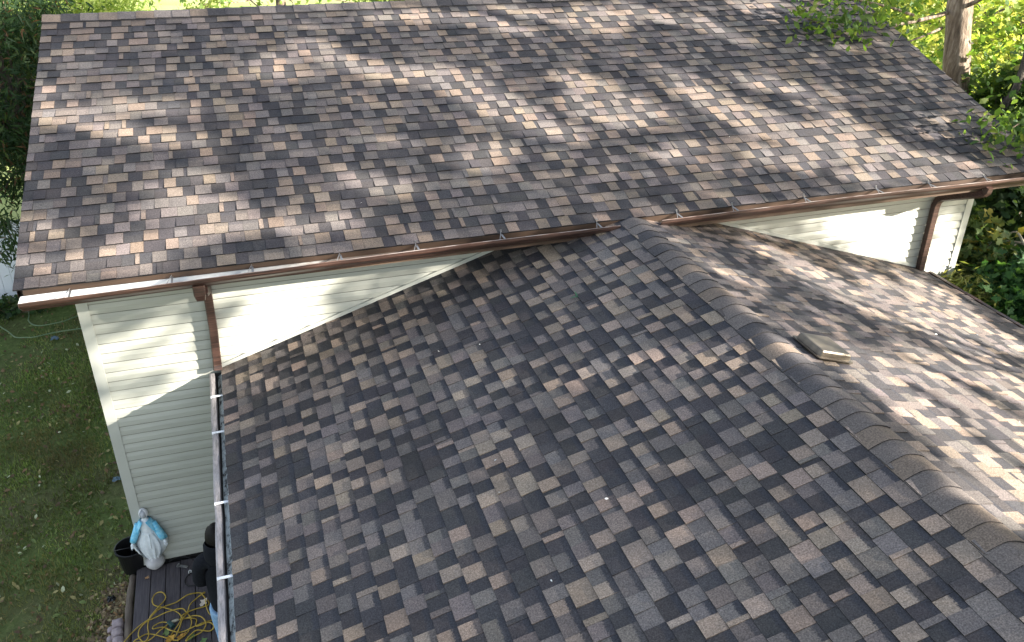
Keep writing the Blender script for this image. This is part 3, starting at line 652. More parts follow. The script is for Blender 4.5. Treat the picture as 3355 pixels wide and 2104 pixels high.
# thin trunk behind the ridge and its few twigs
A, B = at(923, 40, 22), at(914, -60, 22.2); d_ = (B-A)/(B[2]-A[2])
b0 = A+d_*(ZG-A[2])*.6; b0[2] = ZG
t = thing('tree', 'slim pale trunk standing on the sunny lawn behind the ridge', 'tree', b0)
mb = MB(); bark_tube(mb, [b0-[0, 0, .1], A, B, B+d_*3], [.14, .115, .10, .05], 10, .04, 5)
for q in ([(905, -30, 22), (800, 5, 21.5), (700, 10, 21), (640, 20, 20.8)], [(925, -20, 22), (960, 10, 21.5), (945, 32, 21)], [(820, 0, 21.5), (850, 25, 21), (870, 35, 20.8)], [(700, 10, 21), (660, 35, 20.6)], [(930, -50, 22), (1100, 0, 22), (1240, 15, 22)]):
    P = catmull([at(*x) for x in q], 4); mb.tube(P, np.linspace(.022, .006, len(P)), 6)
obj('trunk', mb, M['bark'], t, smooth=True)
P = np.concatenate([np.repeat(np.array([at(*x)]), n_, 0)+rng.normal(size=(n_, 3))*s for x, n_, s in (((650, 18, 20.8), 70, .16), ((690, 8, 21), 60, .14), ((670, 32, 20.7), 40, .12), ((740, 6, 21.2), 30, .15), ((615, 25, 20.7), 14, .1), ((900, -90, 22), 260, .8), ((1150, 8, 22), 30, .25), ((1040, -4, 22), 20, .3))])
leaves('crown', P, .13, rng, YG, t, outline='maple')
# shrubs behind the ridge
for k, (x, y, d, r, lab) in enumerate(((1300, -25, 27, 1.25, 'yellow green shrub in the sun behind the middle of the ridge'), (1450, -30, 27.5, 1.3, 'shrub with brownish base behind the ridge, right of its twin'), (1850, -60, 28, 1.5, 'shrub just behind the highest part of the ridge'))):
    c = at(x, y, d); c = np.array([c[0], c[1], max(c[2], ZG+.6)])
    tree('shrub', lab, (c[0], c[1], ZG), (c[0], c[1], c[2]), .05, (c, (r, r, 1.0)), 90, 36, .2, .16, YG, 90+k, cat='shrub', group='shrubs behind the ridge', limbs=8, bark='barkdark', outline='maple')
# row of far trees shading the lawn behind
# fence
fx0, fx1, fy = -13.0, -5.9, 7.75
fz1 = on_y(15, 728, fy)[2]
f = thing('fence', 'white vinyl privacy fence in the shade, left of the house', 'fence', (-7.6, fy, ZG))
mb = MB(); x = fx0
while x < fx1: mb.box((x+.003, fy, ZG+.05), (min(x+.15, fx1)-.003, fy+.03, fz1-.06)); x += .15
obj('panel', mb, M['fence'], f)
mb = MB(); mb.box((fx0, fy-.02, fz1-.06), (fx1, fy+.05, fz1)); mb.box((fx0, fy-.02, ZG+.03), (fx1, fy+.05, ZG+.1)); obj('rail', mb, M['fence'], f)
for x in (-12, -9.6, -5.85): 
    mb = MB(); mb.box((x-.06, fy-.045, ZG-.05), (x+.06, fy+.075, fz1+.08)); obj('post', mb, M['fence'], f)
# hanging leafy twigs in front of the fence
tw = thing('shrub', 'drooping narrow leaved shrub in front of the white fence', 'shrub', on_z(-20, 990, ZG))
mb = MB(); tips = []
for q in ([(-60, 985, 15.5), (-30, 800, 15.2), (10, 740, 15), (45, 790, 14.8)], [(-60, 985, 15.5), (-20, 760, 15.2), (25, 730, 15), (55, 740, 14.8)], [(-60, 985, 15.5), (-25, 840, 15.1), (5, 830, 15), (40, 850, 14.8)], [(-40, 780, 15.2), (20, 780, 15), (30, 800, 14.8)]):
    P = catmull([at(*x) for x in q], 5); mb.tube(P, np.linspace(.02, .004, len(P)), 5); tips += P[8:]
obj('stem', mb, M['twig'], tw)
tips = np.array(tips); leaves('foliage', np.repeat(tips, 9, 0)+rng.normal(size=(len(tips)*9, 3))*.09, .13, rng, DARKG[:3]+[(2, (.10, .14, .08))], tw, outline='narrow', droop=(0, 0, -1), up=.1)
pl = thing('plant', 'low broad leaved plant on the ground below the left gutter corner', 'plant', on_z(30, 1000, ZG))
c = on_z(35, 1003, ZG+.12); mb = MB()
for k in range(7): mb.tube([(c[0], c[1], ZG), c+rng.normal(size=3)*[.2, .12, .05]], [.008, .004], 5)
obj('stem', mb, M['twig'], pl)
leaves('foliage', c+rng.normal(size=(260, 3))*np.array([.34, .16, .10])*[1, 1, .8], .11, rng, DARKG[:3]+[(2, (.05, .11, .03))], pl, outline='maple', up=.6)

# right side undergrowth
def scatter_px(n, box, z, rng):
    x = rng.uniform(box[0], box[2], n); y = rng.uniform(box[1], box[3], n)
    return np.array([on_z(a, b, z) for a, b in zip(x, y)])
P = scatter_px(7500, (3080, 560, 3460, 1120), ZG+.1, rng); P[:, 2] = ZG+.05+np.abs(rng.normal(size=len(P)))*.22+.12*np.sin(P[:, 0]*2.1)*np.sin(P[:, 1]*1.7)
P = P[(P[:, 0] > WXR+.1) | (P[:, 1] < WY-.2)]
tag(leaves('undergrowth', P, .13, rng, DARKG[:3]+[(2, (.05, .10, .025)), (1, (.14, .16, .05))], None, outline='maple', up=.5), 'dark leafy ground cover between the house and the maples', 'undergrowth', kind='stuff')
def bush(name, lab, px, d, rad, nc, per, spread, size, pal, seed, group=None, outline='maple'):
    rng = np.random.default_rng(seed); c = at(px[0], px[1], d); t = thing(name, lab, 'shrub', (c[0], c[1], ZG), group); mb = MB()
    ctr, P = clumps(rng, c, rad, nc, per, spread, .3)
    for q in ctr[:22]:
        pth = limb_path(rng, (c[0]+rng.normal()*.1, c[1]+rng.normal()*.1, ZG-.03), q, 5); mb.tube(pth, np.linspace(.018, .004, 5), 5)
    obj('stem', mb, M['twig'], t); P = P[P[:, 2] > ZG+.03]; leaves('foliage', P, size, rng, pal, t, outline=outline, up=.45); return t
DG2 = [(4, (.03, .085, .025)), (3, (.045, .12, .03)), (2, (.07, .15, .04))]
bush('shrub', 'lush dark green shrub at the right edge beside the wing eave', (3350, 1010), 12.6, (.72, .6, .62), 110, 55, .15, .11, DG2, 101, 'shrubs right of the house')
bush('shrub', 'yellowish feathery shrub in the sun at the foot of the right corner board', (3150, 985), 12.2, (.36, .36, .42), 60, 46, .09, .09, [(3, (.22, .26, .07)), (2, (.3, .3, .1)), (1, (.13, .18, .04))], 102, 'shrubs right of the house', 'narrow')
bush('shrub', 'tall dark shrub under the right end of the gutter', (3270, 640), 14.2, (1.1, 1.0, .95), 110, 50, .18, .13, DARKG[:3]+[(1.5, (.06, .11, .03))], 103, 'shrubs right of the house')
bush('shrub', 'green shrub below the hanging branch, right of the rake', (3340, 400), 15.6, (.9, .9, .8), 100, 50, .17, .13, GREEN, 104, 'shrubs right of the house')
bush('shrub', 'pale leaved shrub with yellow leaves beside the right wall', (3190, 850), 12.9, (.42, .42, .5), 40, 30, .12, .13, [(2, (.12, .18, .05)), (2, (.2, .24, .09)), (1, (.3, .26, .05)), (2, (.05, .09, .025))], 105, 'shrubs right of the house')
# bare fallen branch
br = thing('fallen_branch', 'bare grey forked branch lying over the undergrowth on the right', 'branch', at(3360, 790, 13))
mb = MB()
for q in ([(3420, 840, 12.6), (3355, 800, 12.8), (3300, 790, 13), (3250, 775, 13.2), (3170, 800, 13.3)], [(3330, 795, 12.9), (3300, 815, 12.9), (3220, 808, 13)], [(3355, 800, 12.8), (3330, 760, 12.8), (3290, 775, 12.9)], [(3370, 815, 12.7), (3345, 860, 12.5), (3320, 900, 12.4)], [(3400, 870, 12.3), (3355, 890, 12.3), (3325, 905, 12.3)]):
    P = catmull([at(*x) for x in q], 4); mb.tube(P, np.linspace(.02, .006, len(P)), 6)
obj('twig', mb, simple('pale_dead_wood', (.30, .25, .18), (.42, .37, .28), 20, .9), br)

# grass blades and leaf litter on the near lawn
def on_lawn(n, rng):
    y = rng.uniform(-2.6, 8.6, n); x = rng.uniform(-8.9, -5.12, n)
    P = np.stack([x, y, np.full(n, ZG)], 1)
    keep = ~((x > -5.26) & (y < .5))
    return P[keep]
def nfield(P, seed, s):
    r = np.random.default_rng(seed); v = np.zeros(len(P))
    for _ in range(7): k = r.normal(size=2)*s; v += np.sin(P[:, 0]*k[0]+P[:, 1]*k[1]+r.uniform(0, 6.3))
    return v/2.6
P = on_lawn(95000, rng); v = nfield(P, 3, 2.4)+nfield(P, 4, 7)*.5
P = P[rng.uniform(-1.3, .7, len(P)) < v+.15+np.clip((3.2-P[:, 1])*.12, -.4, .35)]
n = len(P); h = rng.uniform(.025, .075, n); a = rng.uniform(0, 6.283, n); dx = np.stack([np.cos(a), np.sin(a), 0*a], 1)*.0065
lean = rng.normal(size=(n, 3))*np.array([.022, .022, 0]); V = np.stack([P-dx, P+dx, P+lean+np.stack([0*h, 0*h, h], 1)], 1).reshape(-1, 3)
gc = np.array([(.12, .19, .042), (.18, .25, .07), (.25, .30, .12), (.16, .15, .07)])[rng.integers(0, 4, n)]*rng.uniform(.75, 1.25, (n, 1))
wv_ = np.clip(nfield(P, 21, 1.6)*.55+nfield(P, 22, 5)*.3+.12, 0, 1)[:, None]*.85; gc = gc*(1-wv_)+np.array([.20, .165, .085])*rng.uniform(.6, 1.2, (n, 1))*wv_
gc *= (1+.35*np.clip(nfield(P, 23, 3.2), -1, 1))[:, None]
g = link(bpy.data.objects.new('grass', mesh_from('grass', V, np.arange(n*3).reshape(n, 3), [M['leaf']], None, gc))); tag(g, 'thin short grass on the shaded lawn left of the house', 'grass', kind='stuff')
P = on_lawn(9000, rng); v = nfield(P, 9, 2.0); far = P[:, 1] > 3.4
P = P[(rng.uniform(-.9, .9, len(P)) < v*.5-.25+far*.45)]
E_ = rng.uniform(0, 1, (1500, 2)); edge = np.stack([-5.30-np.abs(rng.normal(size=1500))*.13-(E_[:, 1] < .5)*0, -1.6+E_[:, 0]*1.95, np.full(1500, ZG+.008)], 1)
P[:, 2] = ZG+.02+rng.uniform(0, .02, len(P)); edge[:, 2] += rng.uniform(0, .03, 1500)
V1, F1, T1 = leaf_mesh(P, .05, rng, [(3, (.19, .12, .06)), (2.5, (.11, .075, .045)), (1.4, (.30, .26, .11)), (.5, (.42, .44, .28)), (3, (.13, .17, .055))], 'oval', .9, .6)
V2, F2, T2 = leaf_mesh(edge, .05, rng, [(3, (.24, .18, .10)), (3, (.15, .105, .065)), (1.4, (.40, .33, .18)), (1, (.30, .18, .08))], 'oval', 1.0, .45)
F1, F2 = F1.tolist(), (F2+len(V1)).tolist()
lf = link(bpy.data.objects.new('fallen_leaves', mesh_from('fallen_leaves', np.concatenate([V1, V2]), F1+F2, [M['leafdry']], None, np.concatenate([T1, T2])))); tag(lf, 'brown and yellow leaf litter scattered over the lawn and along the deck', 'leaf litter', kind='stuff')
# shade-dappled far lawn: trees standing beyond the frame at the back
for k, (x, y) in enumerate(((18, 34), (9, 45))):
    tree('tree', ('tall tree at the far edge of the sunny lawn behind the house', 'second tall tree at the far edge of the sunny lawn, further off')[k], (x, y, ZG), (x, y, ZG+8), .25, ((x, y, ZG+8.5), (3.6, 3.6, 2.6)), 120, 40, .5, .4, GREEN, 120+k, group='trees at the far edge of the lawn', limbs=8)

# ------------------------------------------------------------------ deck and the things around it
dk = thing('deck', 'dark stained board deck beside the wing', 'deck', (-4.4, -1.2, ZG))
mb = MB(); x = -5.195; k = 0; r_ = random.Random(8)
while x < -3.7:
    mb.box((x+.004, -3.6+r_.uniform(-.01, .01), ZD-.03), (x+.143, .425+r_.uniform(-.012, .012), ZD+r_.uniform(-.002, .002))); x += .147
obj('board', mb, M['deck'], dk)
mb = MB(); mb.box((-5.17, -3.55, ZG-.05), (-5.13, .42, ZD-.031)); mb.box((-5.128, .385, ZG-.05), (-3.7, .42, ZD-.031)); mb.box((-5.128, -3.55, ZG-.05), (-3.7, -3.51, ZD-.031)); obj('joist', mb, M['deck'], dk)
lg = thing('edging_log', 'weathered grey timber lying along the left side of the deck', 'timber', (-5.235, -.6, ZG))
mb = MB(); P = catmull([(-5.235, .38, ZG+.06), (-5.25, .0, ZG+.065), (-5.24, -.5, ZG+.06), (-5.255, -1.0, ZG+.055), (-5.25, -1.7, ZG+.05)], 5); mb.tube(P, [.036+r_.uniform(-.004, .004) for _ in P], 9); obj('log', mb, M['timber'], lg, smooth=True)

# bucket
bc = on_z(428, 1792, ZG+.33); bc = np.array([bc[0], bc[1], ZG+.005])
bk = thing('bucket', 'black plastic bucket on the lawn behind the statue', 'bucket', bc)
mb = MB(); pr = [(.0, .006), (.118, .006), (.122, .0), (.150, .30), (.163, .302), (.163, .335), (.152, .338), (.148, .33), (.118, .02), (0, .02)]
mb.grid([[bc+np.array([r*math.cos(a), r*math.sin(a), z]) for a in np.linspace(0, 2*math.pi, 28, endpoint=False)] for r, z in pr], 0, close_u=True); obj('body', mb, M['black'], bk, smooth=False)
mb = MB(); mb.tube([bc+np.array([.166*math.cos(a), .166*math.sin(a)-.02*math.sin(a), .31-.13*math.sin(a)]) for a in np.linspace(math.pi, 2*math.pi, 14)], .004, 6); obj('handle', mb, M['black'], bk)
# small black crate behind the log
kc = on_z(463, 1845, ZG+.05); pt = thing('planter', 'small black plastic planter wedged between bucket and deck', 'planter', (kc[0], kc[1]+.06, ZG))
mb = MB(); q = np.array([kc[0], kc[1]+.07, ZG+.005])
mb.grid([[q+np.array([sx*s, sy*s, z]) for sx, sy in ((-1, -1), (1, -1), (1, 1), (-1, 1))] for s, z in ((.0, .0), (.06, .0), (.075, .15), (.083, .15), (.083, .165), (.07, .165), (.055, .02), (0, .02))], 0, close_u=True); obj('pot', mb, M['black'], pt)

# garden statue ------------------------------------------------------
sb = on_z(512, 1862, ZD); S0 = np.array([sb[0], sb[1]+.035, ZD])
sg = thing('garden_statue', 'painted garden statue of a robed woman in a pale blue cloak on the deck corner', 'statue', S0)
ca, sa = math.cos(math.radians(-6)), math.sin(math.radians(-6))
def SP(x, y, z): return S0+np.array([x*ca-y*sa, x*sa+y*ca, z])
K_ = .80/.78
mb = MB(); mb.ellipsoid(SP(.0, -.005, .075), (.100, .094, .078), 22, 12, fn=lambda d: 1+.03*math.sin(5*d[0]+2)+.02*math.sin(7*d[1])); obj('globe', mb, M['rock'], sg, smooth=True)
mb = MB(); rows = []
for z, w_, d_, yo, fa in ((.12, .055, .045, 0, .10), (.15, .060, .05, 0, .12), (.20, .084, .062, .0, .14), (.27, .108, .068, .0, .13), (.34, .118, .068, .0, .10), (.41, .098, .060, .0, .07), (.475, .066, .048, .0, .04), (.49, .062, .05, .0, .0), (.50, .060, .048, 0, .02), (.55, .066, .052, .0, .02), (.60, .068, .046, .005, .0), (.635, .052, .036, .008, 0), (.655, .024, .024, .005, 0), (.69, .020, .021, .0, 0)):
    rows.append([SP(w_*math.cos(a)*(1+1.5*fa*math.sin(11*a+z*9)), yo+d_*math.sin(a)*(1+fa*math.sin(11*a+z*9)), z) for a in np.linspace(0, 2*math.pi, 56, endpoint=False)])
mb.grid(rows, 0, close_u=True)
def face_fn(d):
    f = 1.0
    if d[1] < -.3:
        f += .13*math.exp(-((d[0])**2/.012+(d[2]+.12)**2/.03)); f -= .06*math.exp(-((abs(d[0])-.36)**2/.02+(d[2]-.12)**2/.02)); f += .03*math.exp(-(d[0]**2/.03+(d[2]+.5)**2/.006))
    return f
mbf = MB(); mbf.ellipsoid(SP(0, -.006, .722), (.034, .040, .050), 20, 16, fn=face_fn)
for sgn in (-1, 1):      # forearm and open hand with five fingers
    wr = SP(sgn*.150, -.045, .395); mb.tube([SP(sgn*.09, -.02, .50), SP(sgn*.13, -.035, .43), wr], [.026, .022, .014], 9)
    pm = SP(sgn*.163, -.055, .365); mb.tube([wr, pm, SP(sgn*.168, -.058, .352)], [.012, .017, .012], 8)
    for j, fx in enumerate((-.012, -.004, .004, .011)):
        mb.tube([SP(sgn*(.166+fx*.5), -.060+fx, .355), SP(sgn*(.172+fx*.4), -.066+fx, .335), SP(sgn*(.173+fx*.4), -.064+fx, .318+abs(fx)*.4)], [.0052, .0048, .003], 6)
    mb.tube([SP(sgn*.158, -.066, .372), SP(sgn*.152, -.080, .356), SP(sgn*.152, -.084, .345)], [.006, .005, .003], 6)
obj('figure', mb, M['statue'], sg, smooth=True)
obj('head', mbf, simple('shaded_dirty_plaster', (.30, .32, .35), (.42, .43, .45), 30, .7), sg, smooth=True)  # dirty grey plaster, with the veil's shade put into the colour
mb = MB()
mb.tube([SP(.063*math.cos(a), .051*math.sin(a), .485+.004*math.sin(a)) for a in np.linspace(0, 2*math.pi, 30)], .006, 6); mb.tube([SP(.015, -.052, .48), SP(.02, -.066, .40), SP(.018, -.072, .30)], [.006, .007, .004], 6); obj('girdle', mb, M['statue'], sg, smooth=True)
# cloak: open in front, wide at the sleeves; white lining below
def cloak_rows(off, spec):
    rows = []
    for z, w_, d_, op in spec:
        row = []
        for a in np.linspace(math.radians(-90+op), math.radians(270-op), 46):
            fo = 1+.035*math.sin(13*a+z*20)*(1 if z < .55 else .3)
            row.append(SP((w_+off)*math.cos(a)*fo, .006+(d_+off)*math.sin(a)*fo-(.03*max(0, -math.sin(a))), z))
        rows.append(row)
    return rows
UPc = [(.375, .168, .062, 58), (.40, .166, .062, 56), (.44, .152, .062, 52), (.48, .136, .060, 48), (.52, .118, .058, 44), (.56, .100, .056, 38), (.60, .080, .052, 30), (.63, .060, .044, 24), (.65, .045, .038, 20)]
LOc = [(.15, .075, .058, 66), (.19, .10, .062, 58), (.235, .132, .066, 52), (.28, .154, .068, 48), (.32, .168, .066, 50), (.372, .170, .062, 56)]
mb = MB(); mb.grid(cloak_rows(0.004, UPc), 0); mb.grid(cloak_rows(-.004, UPc), 0, flip=True); obj('cloak', mb, M['blue'], sg, smooth=True)
mb = MB(); mb.grid(cloak_rows(0.004, LOc), 0); mb.grid(cloak_rows(-.004, LOc), 0, flip=True); obj('cloak_hem', mb, M['statue'], sg, smooth=True)
for sgn in (-1, 1):
    mb = MB(); mb.tube([SP(sgn*.072, -.0, .60), SP(sgn*.100, -.02, .52), SP(sgn*.132, -.038, .445), SP(sgn*.148, -.045, .405)], [.032, .036, .036, .032], 12); obj('sleeve', mb, M['blue'], sg, smooth=True)
mb = MB(); rows = []
for th in np.linspace(.02, 2.25, 10):
    row = []
    for ph in np.linspace(math.radians(-90+42*min(1, th/.9)), math.radians(270-42*min(1, th/.9)), 30):
        row.append(SP(.044*math.sin(th)*math.cos(ph)*(1+.12*max(0, th-1.5)), .002+.048*math.sin(th)*math.sin(ph)*(1+.1*max(0, th-1.5)), .726+.058*math.cos(th)))
    rows.append(row)
mb.grid(rows, 0, flip=True); obj('veil', mb, simple('white_paint', (.78, .78, .78), (.66, .67, .68), 20, .55), sg, smooth=True)

# person standing under the wing eave, seen from behind ---------------
PX, PY = -4.185, -1.19
pe = thing('person', 'person in black hoodie and pale jeans standing on the deck under the wing gutter', 'person', (PX, PY, ZD))
def skin_obj(name, J, E, mat, parent, sub=2):
    me = bpy.data.meshes.new(name+'_base'); me.from_pydata([tuple(map(float, j[:3])) for j in J], E, [])
    o = bpy.data.objects.new(name+'_tmp', me); COL.objects.link(o)
    sk = o.modifiers.new('skin', 'SKIN'); sk.use_smooth_shade = True
    for i, j in enumerate(J): me.skin_vertices[0].data[i].radius = (j[3], j[4] if len(j) > 4 else j[3])
    me.skin_vertices[0].data[0].use_root = True
    ss = o.modifiers.new('sub', 'SUBSURF'); ss.levels = ss.render_levels = sub
    dg = bpy.context.evaluated_depsgraph_get(); out = bpy.data.meshes.new_from_object(o.evaluated_get(dg)); out.name = name
    bpy.data.objects.remove(o); out.materials.clear(); out.materials.append(mat)
    for p in out.polygons: p.use_smooth = True
    return link(bpy.data.objects.new(name, out), parent)
def B_(x, y, z, *r): return (PX+x, PY+y, ZD+z)+r
# body: legs, torso, arms, neck, head in one surface
J = [B_(0, 0, .93, .06, .05), B_(0, .01, 1.12, .105, .085), B_(0, .0, 1.30, .125, .09), B_(0, -.005, 1.42, .085, .07), B_(0, .01, 1.49, .048, .05), B_(0, .035, 1.56, .066, .08), B_(0, .035, 1.64, .066, .085),
     B_(-.09, 0, .84, .058, .06), B_(-.10, .02, .50, .055, .058), B_(-.105, -.02, .10, .038, .042), B_(-.11, .10, .035, .036, .03),
     B_(.09, 0, .84, .058, .06), B_(.10, .03, .50, .055, .058), B_(.105, .0, .10, .038, .042), B_(.11, .12, .035, .036, .03),
     B_(-.165, -.01, 1.385, .055), B_(-.205, .04, 1.12, .042), B_(-.04, .23, 1.06, .032), B_(.165, -.01, 1.385, .055), B_(.215, .05, 1.13, .042), B_(.12, .27, 1.10, .032)]
E_b = [(0, 1), (1, 2), (2, 3), (3, 4), (4, 5), (5, 6), (0, 7), (7, 8), (8, 9), (9, 10), (0, 11), (11, 12), (12, 13), (13, 14), (3, 15), (15, 16), (16, 17), (3, 18), (18, 19), (19, 20)]
for base_i, side in ((17, -1), (20, 1)):     # hands: palm, four fingers, thumb
    bx, by, bz = J[base_i][0]-PX, J[base_i][1]-PY, J[base_i][2]-ZD; o = len(J)
    J.append(B_(bx-side*.035, by+.055, bz-.005, .026, .018)); E_b.append((base_i, o))
    for k in range(4):
        fy_ = .012-.009*k; L = (.030, .034, .032, .026)[k]; q = len(J)
        J += [B_(bx-side*(.055), by+.085-k*.004, bz+.024-k*.016, .0085), B_(bx-side*(.062+L), by+.10, bz+.020-k*.016, .008), B_(bx-side*(.055+L*1.5), by+.082, bz+.016-k*.016, .0065)]
        E_b += [(o, q), (q, q+1), (q+1, q+2)]
    q = len(J); J += [B_(bx-side*.02, by+.05, bz+.03, .009), B_(bx-side*.035, by+.075, bz+.05, .008)]; E_b += [(o, q), (q, q+1)]
body = skin_obj('body', J, E_b, M['skin'], pe)
# hoodie
J = [B_(0, 0, .75, .170, .13), B_(0, .01, 1.08, .18, .125), B_(0, -.005, 1.28, .18, .125), B_(0, -.01, 1.41, .105, .09), B_(0, 0, 1.475, .066, .068),
     B_(-.175, -.01, 1.385, .075), B_(-.215, .04, 1.11, .064), B_(-.06, .215, 1.06, .046), B_(.175, -.01, 1.385, .075), B_(.228, .05, 1.12, .060), B_(.135, .255, 1.095, .044)]
hd = skin_obj('hoodie', J, [(0, 1), (1, 2), (2, 3), (3, 4), (3, 5), (5, 6), (6, 7), (3, 8), (8, 9), (9, 10)], M['hoodie'], pe)
mb = MB(); mb.grid([[B_(.085*s*math.cos(a), -.03+.075*s*math.sin(a), z) for a in np.linspace(math.radians(115), math.radians(425), 22)] for s, z in ((1.3, 1.40), (1.5, 1.44), (1.5, 1.50), (1.42, 1.57), (1.2, 1.60))], 0); obj('hood', mb, M['hoodie'], hd, smooth=True)
J = [B_(0, 0, .92, .15, .12), B_(-.088, 0, .80, .112, .112), B_(-.10, .02, .50, .070, .072), B_(-.105, -.02, .12, .058, .062), B_(-.105, -.015, .07, .058, .062), B_(.088, 0, .82, .092, .095), B_(.10, .03, .50, .070, .072), B_(.105, 0, .12, .058, .062), B_(.105, .005, .07, .058, .062)]
skin_obj('jeans', J, [(0, 1), (1, 2), (2, 3), (3, 4), (0, 5), (5, 6), (6, 7), (7, 8)], M['jeans'], pe)
for s_ in (-1, 1):
    mb = MB(); mb.ellipsoid(B_(s_*.11, .06+(.02 if s_ > 0 else 0), .042), (.048, .135, .045), 14, 9); obj('shoe', mb, M['black'], pe, smooth=True)
mb = MB(); mb.ellipsoid(B_(0, .012, 1.615), (.100, .106, .120), 20, 14, fn=lambda d: 1+.03*math.sin(9*d[0]+4*d[2])+.02*math.sin(17*d[1]) if d[1] < .45 or d[2] > .35 else .80); obj('hair', mb, M['hair'], pe, smooth=True)
mb = MB(); mb.ellipsoid(B_(0, .128, 1.585), (.013, .02, .024), 10, 7); obj('nose', mb, M['skin'], body, smooth=True)
for s_ in (-1, 1): mb = MB(); mb.ellipsoid(B_(s_*.084, .03, 1.585), (.012, .022, .032), 10, 7); obj('ear', mb, M['skin'], body, smooth=True)

# yellow extension cord in one long tangle ---------------------------
def deckp(x, y, h=.012): return on_z(330+x/5.607, 1850+y/5.607, ZD+h)
path = [(430,1424),(560,1270),(720,1120),(880,1005),(930,930),(1060,780),(1170,660),(1190,575),(1120,505),(1010,535),(950,640),(985,745),(1180,795),(1370,855),(1480,950),(1440,1080),(1310,1270),(1250,1400),(1360,1330),(1440,1180),(1500,1010),(1590,880),(1640,740),(1750,630),(1900,510),
        (1890,530),(1780,518),(1590,560),(1390,690),(1150,780),(1020,860),(890,1010),(865,1150),(880,1310),(800,1420),(700,1330),(715,1190),(840,1050),(1010,970),(1220,870),(1480,805),(1570,870),(1640,960),(1670,1080),(1590,1250),(1400,1390),(1150,1330),(1000,1290),(850,1275),(720,1340),(610,1424),(880,1390),(1090,1210),(1240,1085),(1120,1060),(990,1120),(960,1180),(1150,1150),(1290,1210),(1480,1240),(1690,1150),(1900,1060),(2080,1000),(1990,890),(1935,750),(1920,620),(1850,540),(1990,725),(1700,830),(1500,930),(1540,990),(1700,940),(1850,960),(1935,1080),(1870,1220),(1700,1320),(1560,1400),(1750,1210),(2000,1220),(2080,1130),(1980,1060),(1760,1130),(1760,1010),(1660,980),(1560,990),(1430,1010)]
r_ = random.Random(5)
P = catmull([deckp(x, y, .010+.028*r_.random()*(1 if i > 3 else 0)) for i, (x, y) in enumerate(path)], 6)
ec = thing('extension_cord', 'tangled yellow extension cord heaped on the deck', 'extension cord', deckp(1200, 1100, 0))
mb = MB(); mb.tube(P, .0062, 6); obj('cable', mb, M['cord'], ec, smooth=True)
a, b_ = deckp(1430, 1010, .02), deckp(1300, 1060, .02); mb = MB(); mb.tube([a, a*.6+b_*.4, b_], [.010, .016, .014], 8); obj('plug', mb, simple('cream_plug', (.5, .46, .33), None, 10, .5), ec)
a, b_ = deckp(1250, 1060, .02), deckp(1330, 1140, .02); mb = MB(); mb.tube([a, b_], [.026, .024], 6); obj('socket', mb, simple('dark_green_plastic', (.02, .06, .055), None, 10, .5), ec)
# black cables by the wall
bcbl = thing('cable', 'loose black cable looping on the deck beside the person', 'cable', deckp(1600, 250, 0)); mb = MB()
for q in ([(1900, 380), (1750, 385), (1600, 385), (1545, 330), (1570, 240), (1640, 170), (1750, 130), (1850, 100)], [(1250, -50), (1400, -130), (1500, -150), (1640, -120), (1750, -60), (1850, 20)], [(1420, -140), (1440, -260), (1560, -330), (1720, -340), (1850, -280)]):
    Pq = catmull([deckp(x, y, .01 if q[0][1] > 0 else .02) for x, y in q], 6); mb.tube(Pq, .0055, 6)
obj('loop', mb, M['black'], bcbl, smooth=True)
mt = thing('metal_bracket', 'short pale metal bracket lying on the deck by the wall', 'bracket', deckp(1500, 20, 0)); mb = MB()
a, b_ = deckp(1410, 15, .015), deckp(1600, 45, .015); dv = (b_-a)/np.linalg.norm(b_-a); nv = np.array([-dv[1], dv[0], 0])
mb.box((0, -.012, -.006), (np.linalg.norm(b_-a), .012, .006), frame=(a, dv, nv, (0, 0, 1))); mb.box((0, -.02, -.008), (.02, .02, .012), frame=(a, dv, nv, (0, 0, 1))); obj('bar', mb, M['steel'], mt)
cl = thing('clip', 'small white plastic clip on the deck near the person', 'clip', deckp(1640, 130, 0)); mb = MB(); a = deckp(1640, 130, .012)
mb.tube([a+[-.012, -.02, 0], a+[-.012, .012, 0], a+[0, .022, 0], a+[.012, .012, 0], a+[.012, -.02, 0]], .006, 6); obj('bow', mb, M['chip'], cl)
# a few dry leaves on the deck
rl = np.random.default_rng(31)
for i, (x, y, col) in enumerate(((850, 240, (.30, .17, .08)), (1480, 1310, (.42, .23, .04)), (1270, 1370, (.45, .25, .04)), (1660, 1330, (.10, .17, .05)), (1890, 1400, (.09, .16, .05)), (1210, 1240, (.14, .2, .06)), (1890, 690, (.45, .38, .3)))):
    V, F, T = leaf_mesh(np.array([deckp(x, y, .02), deckp(x+25, y-15, .018), deckp(x-20, y+20, .017)])[:(3 if i in (1, 2) else 1)], .085 if i else .075, rl, [(1, col)], 'maple', 2.0, .2)
    o = link(bpy.data.objects.new('dry_leaf', mesh_from('dry_leaf', V, F, [M['leafdry']], None, T)))
    tag(o, ('curled tan leaf on the deck beside the statue globe', 'orange leaves lying in the cord tangle', 'golden leaf lying under the front of the cord tangle', 'green leaf on the deck right of the orange leaves', 'green leaf on the deck near the jeans', 'pale green leaf inside the cord tangle', 'small whitish leaf on the deck below the hoodie')[i], 'leaf', 'leaves fallen on the deck')
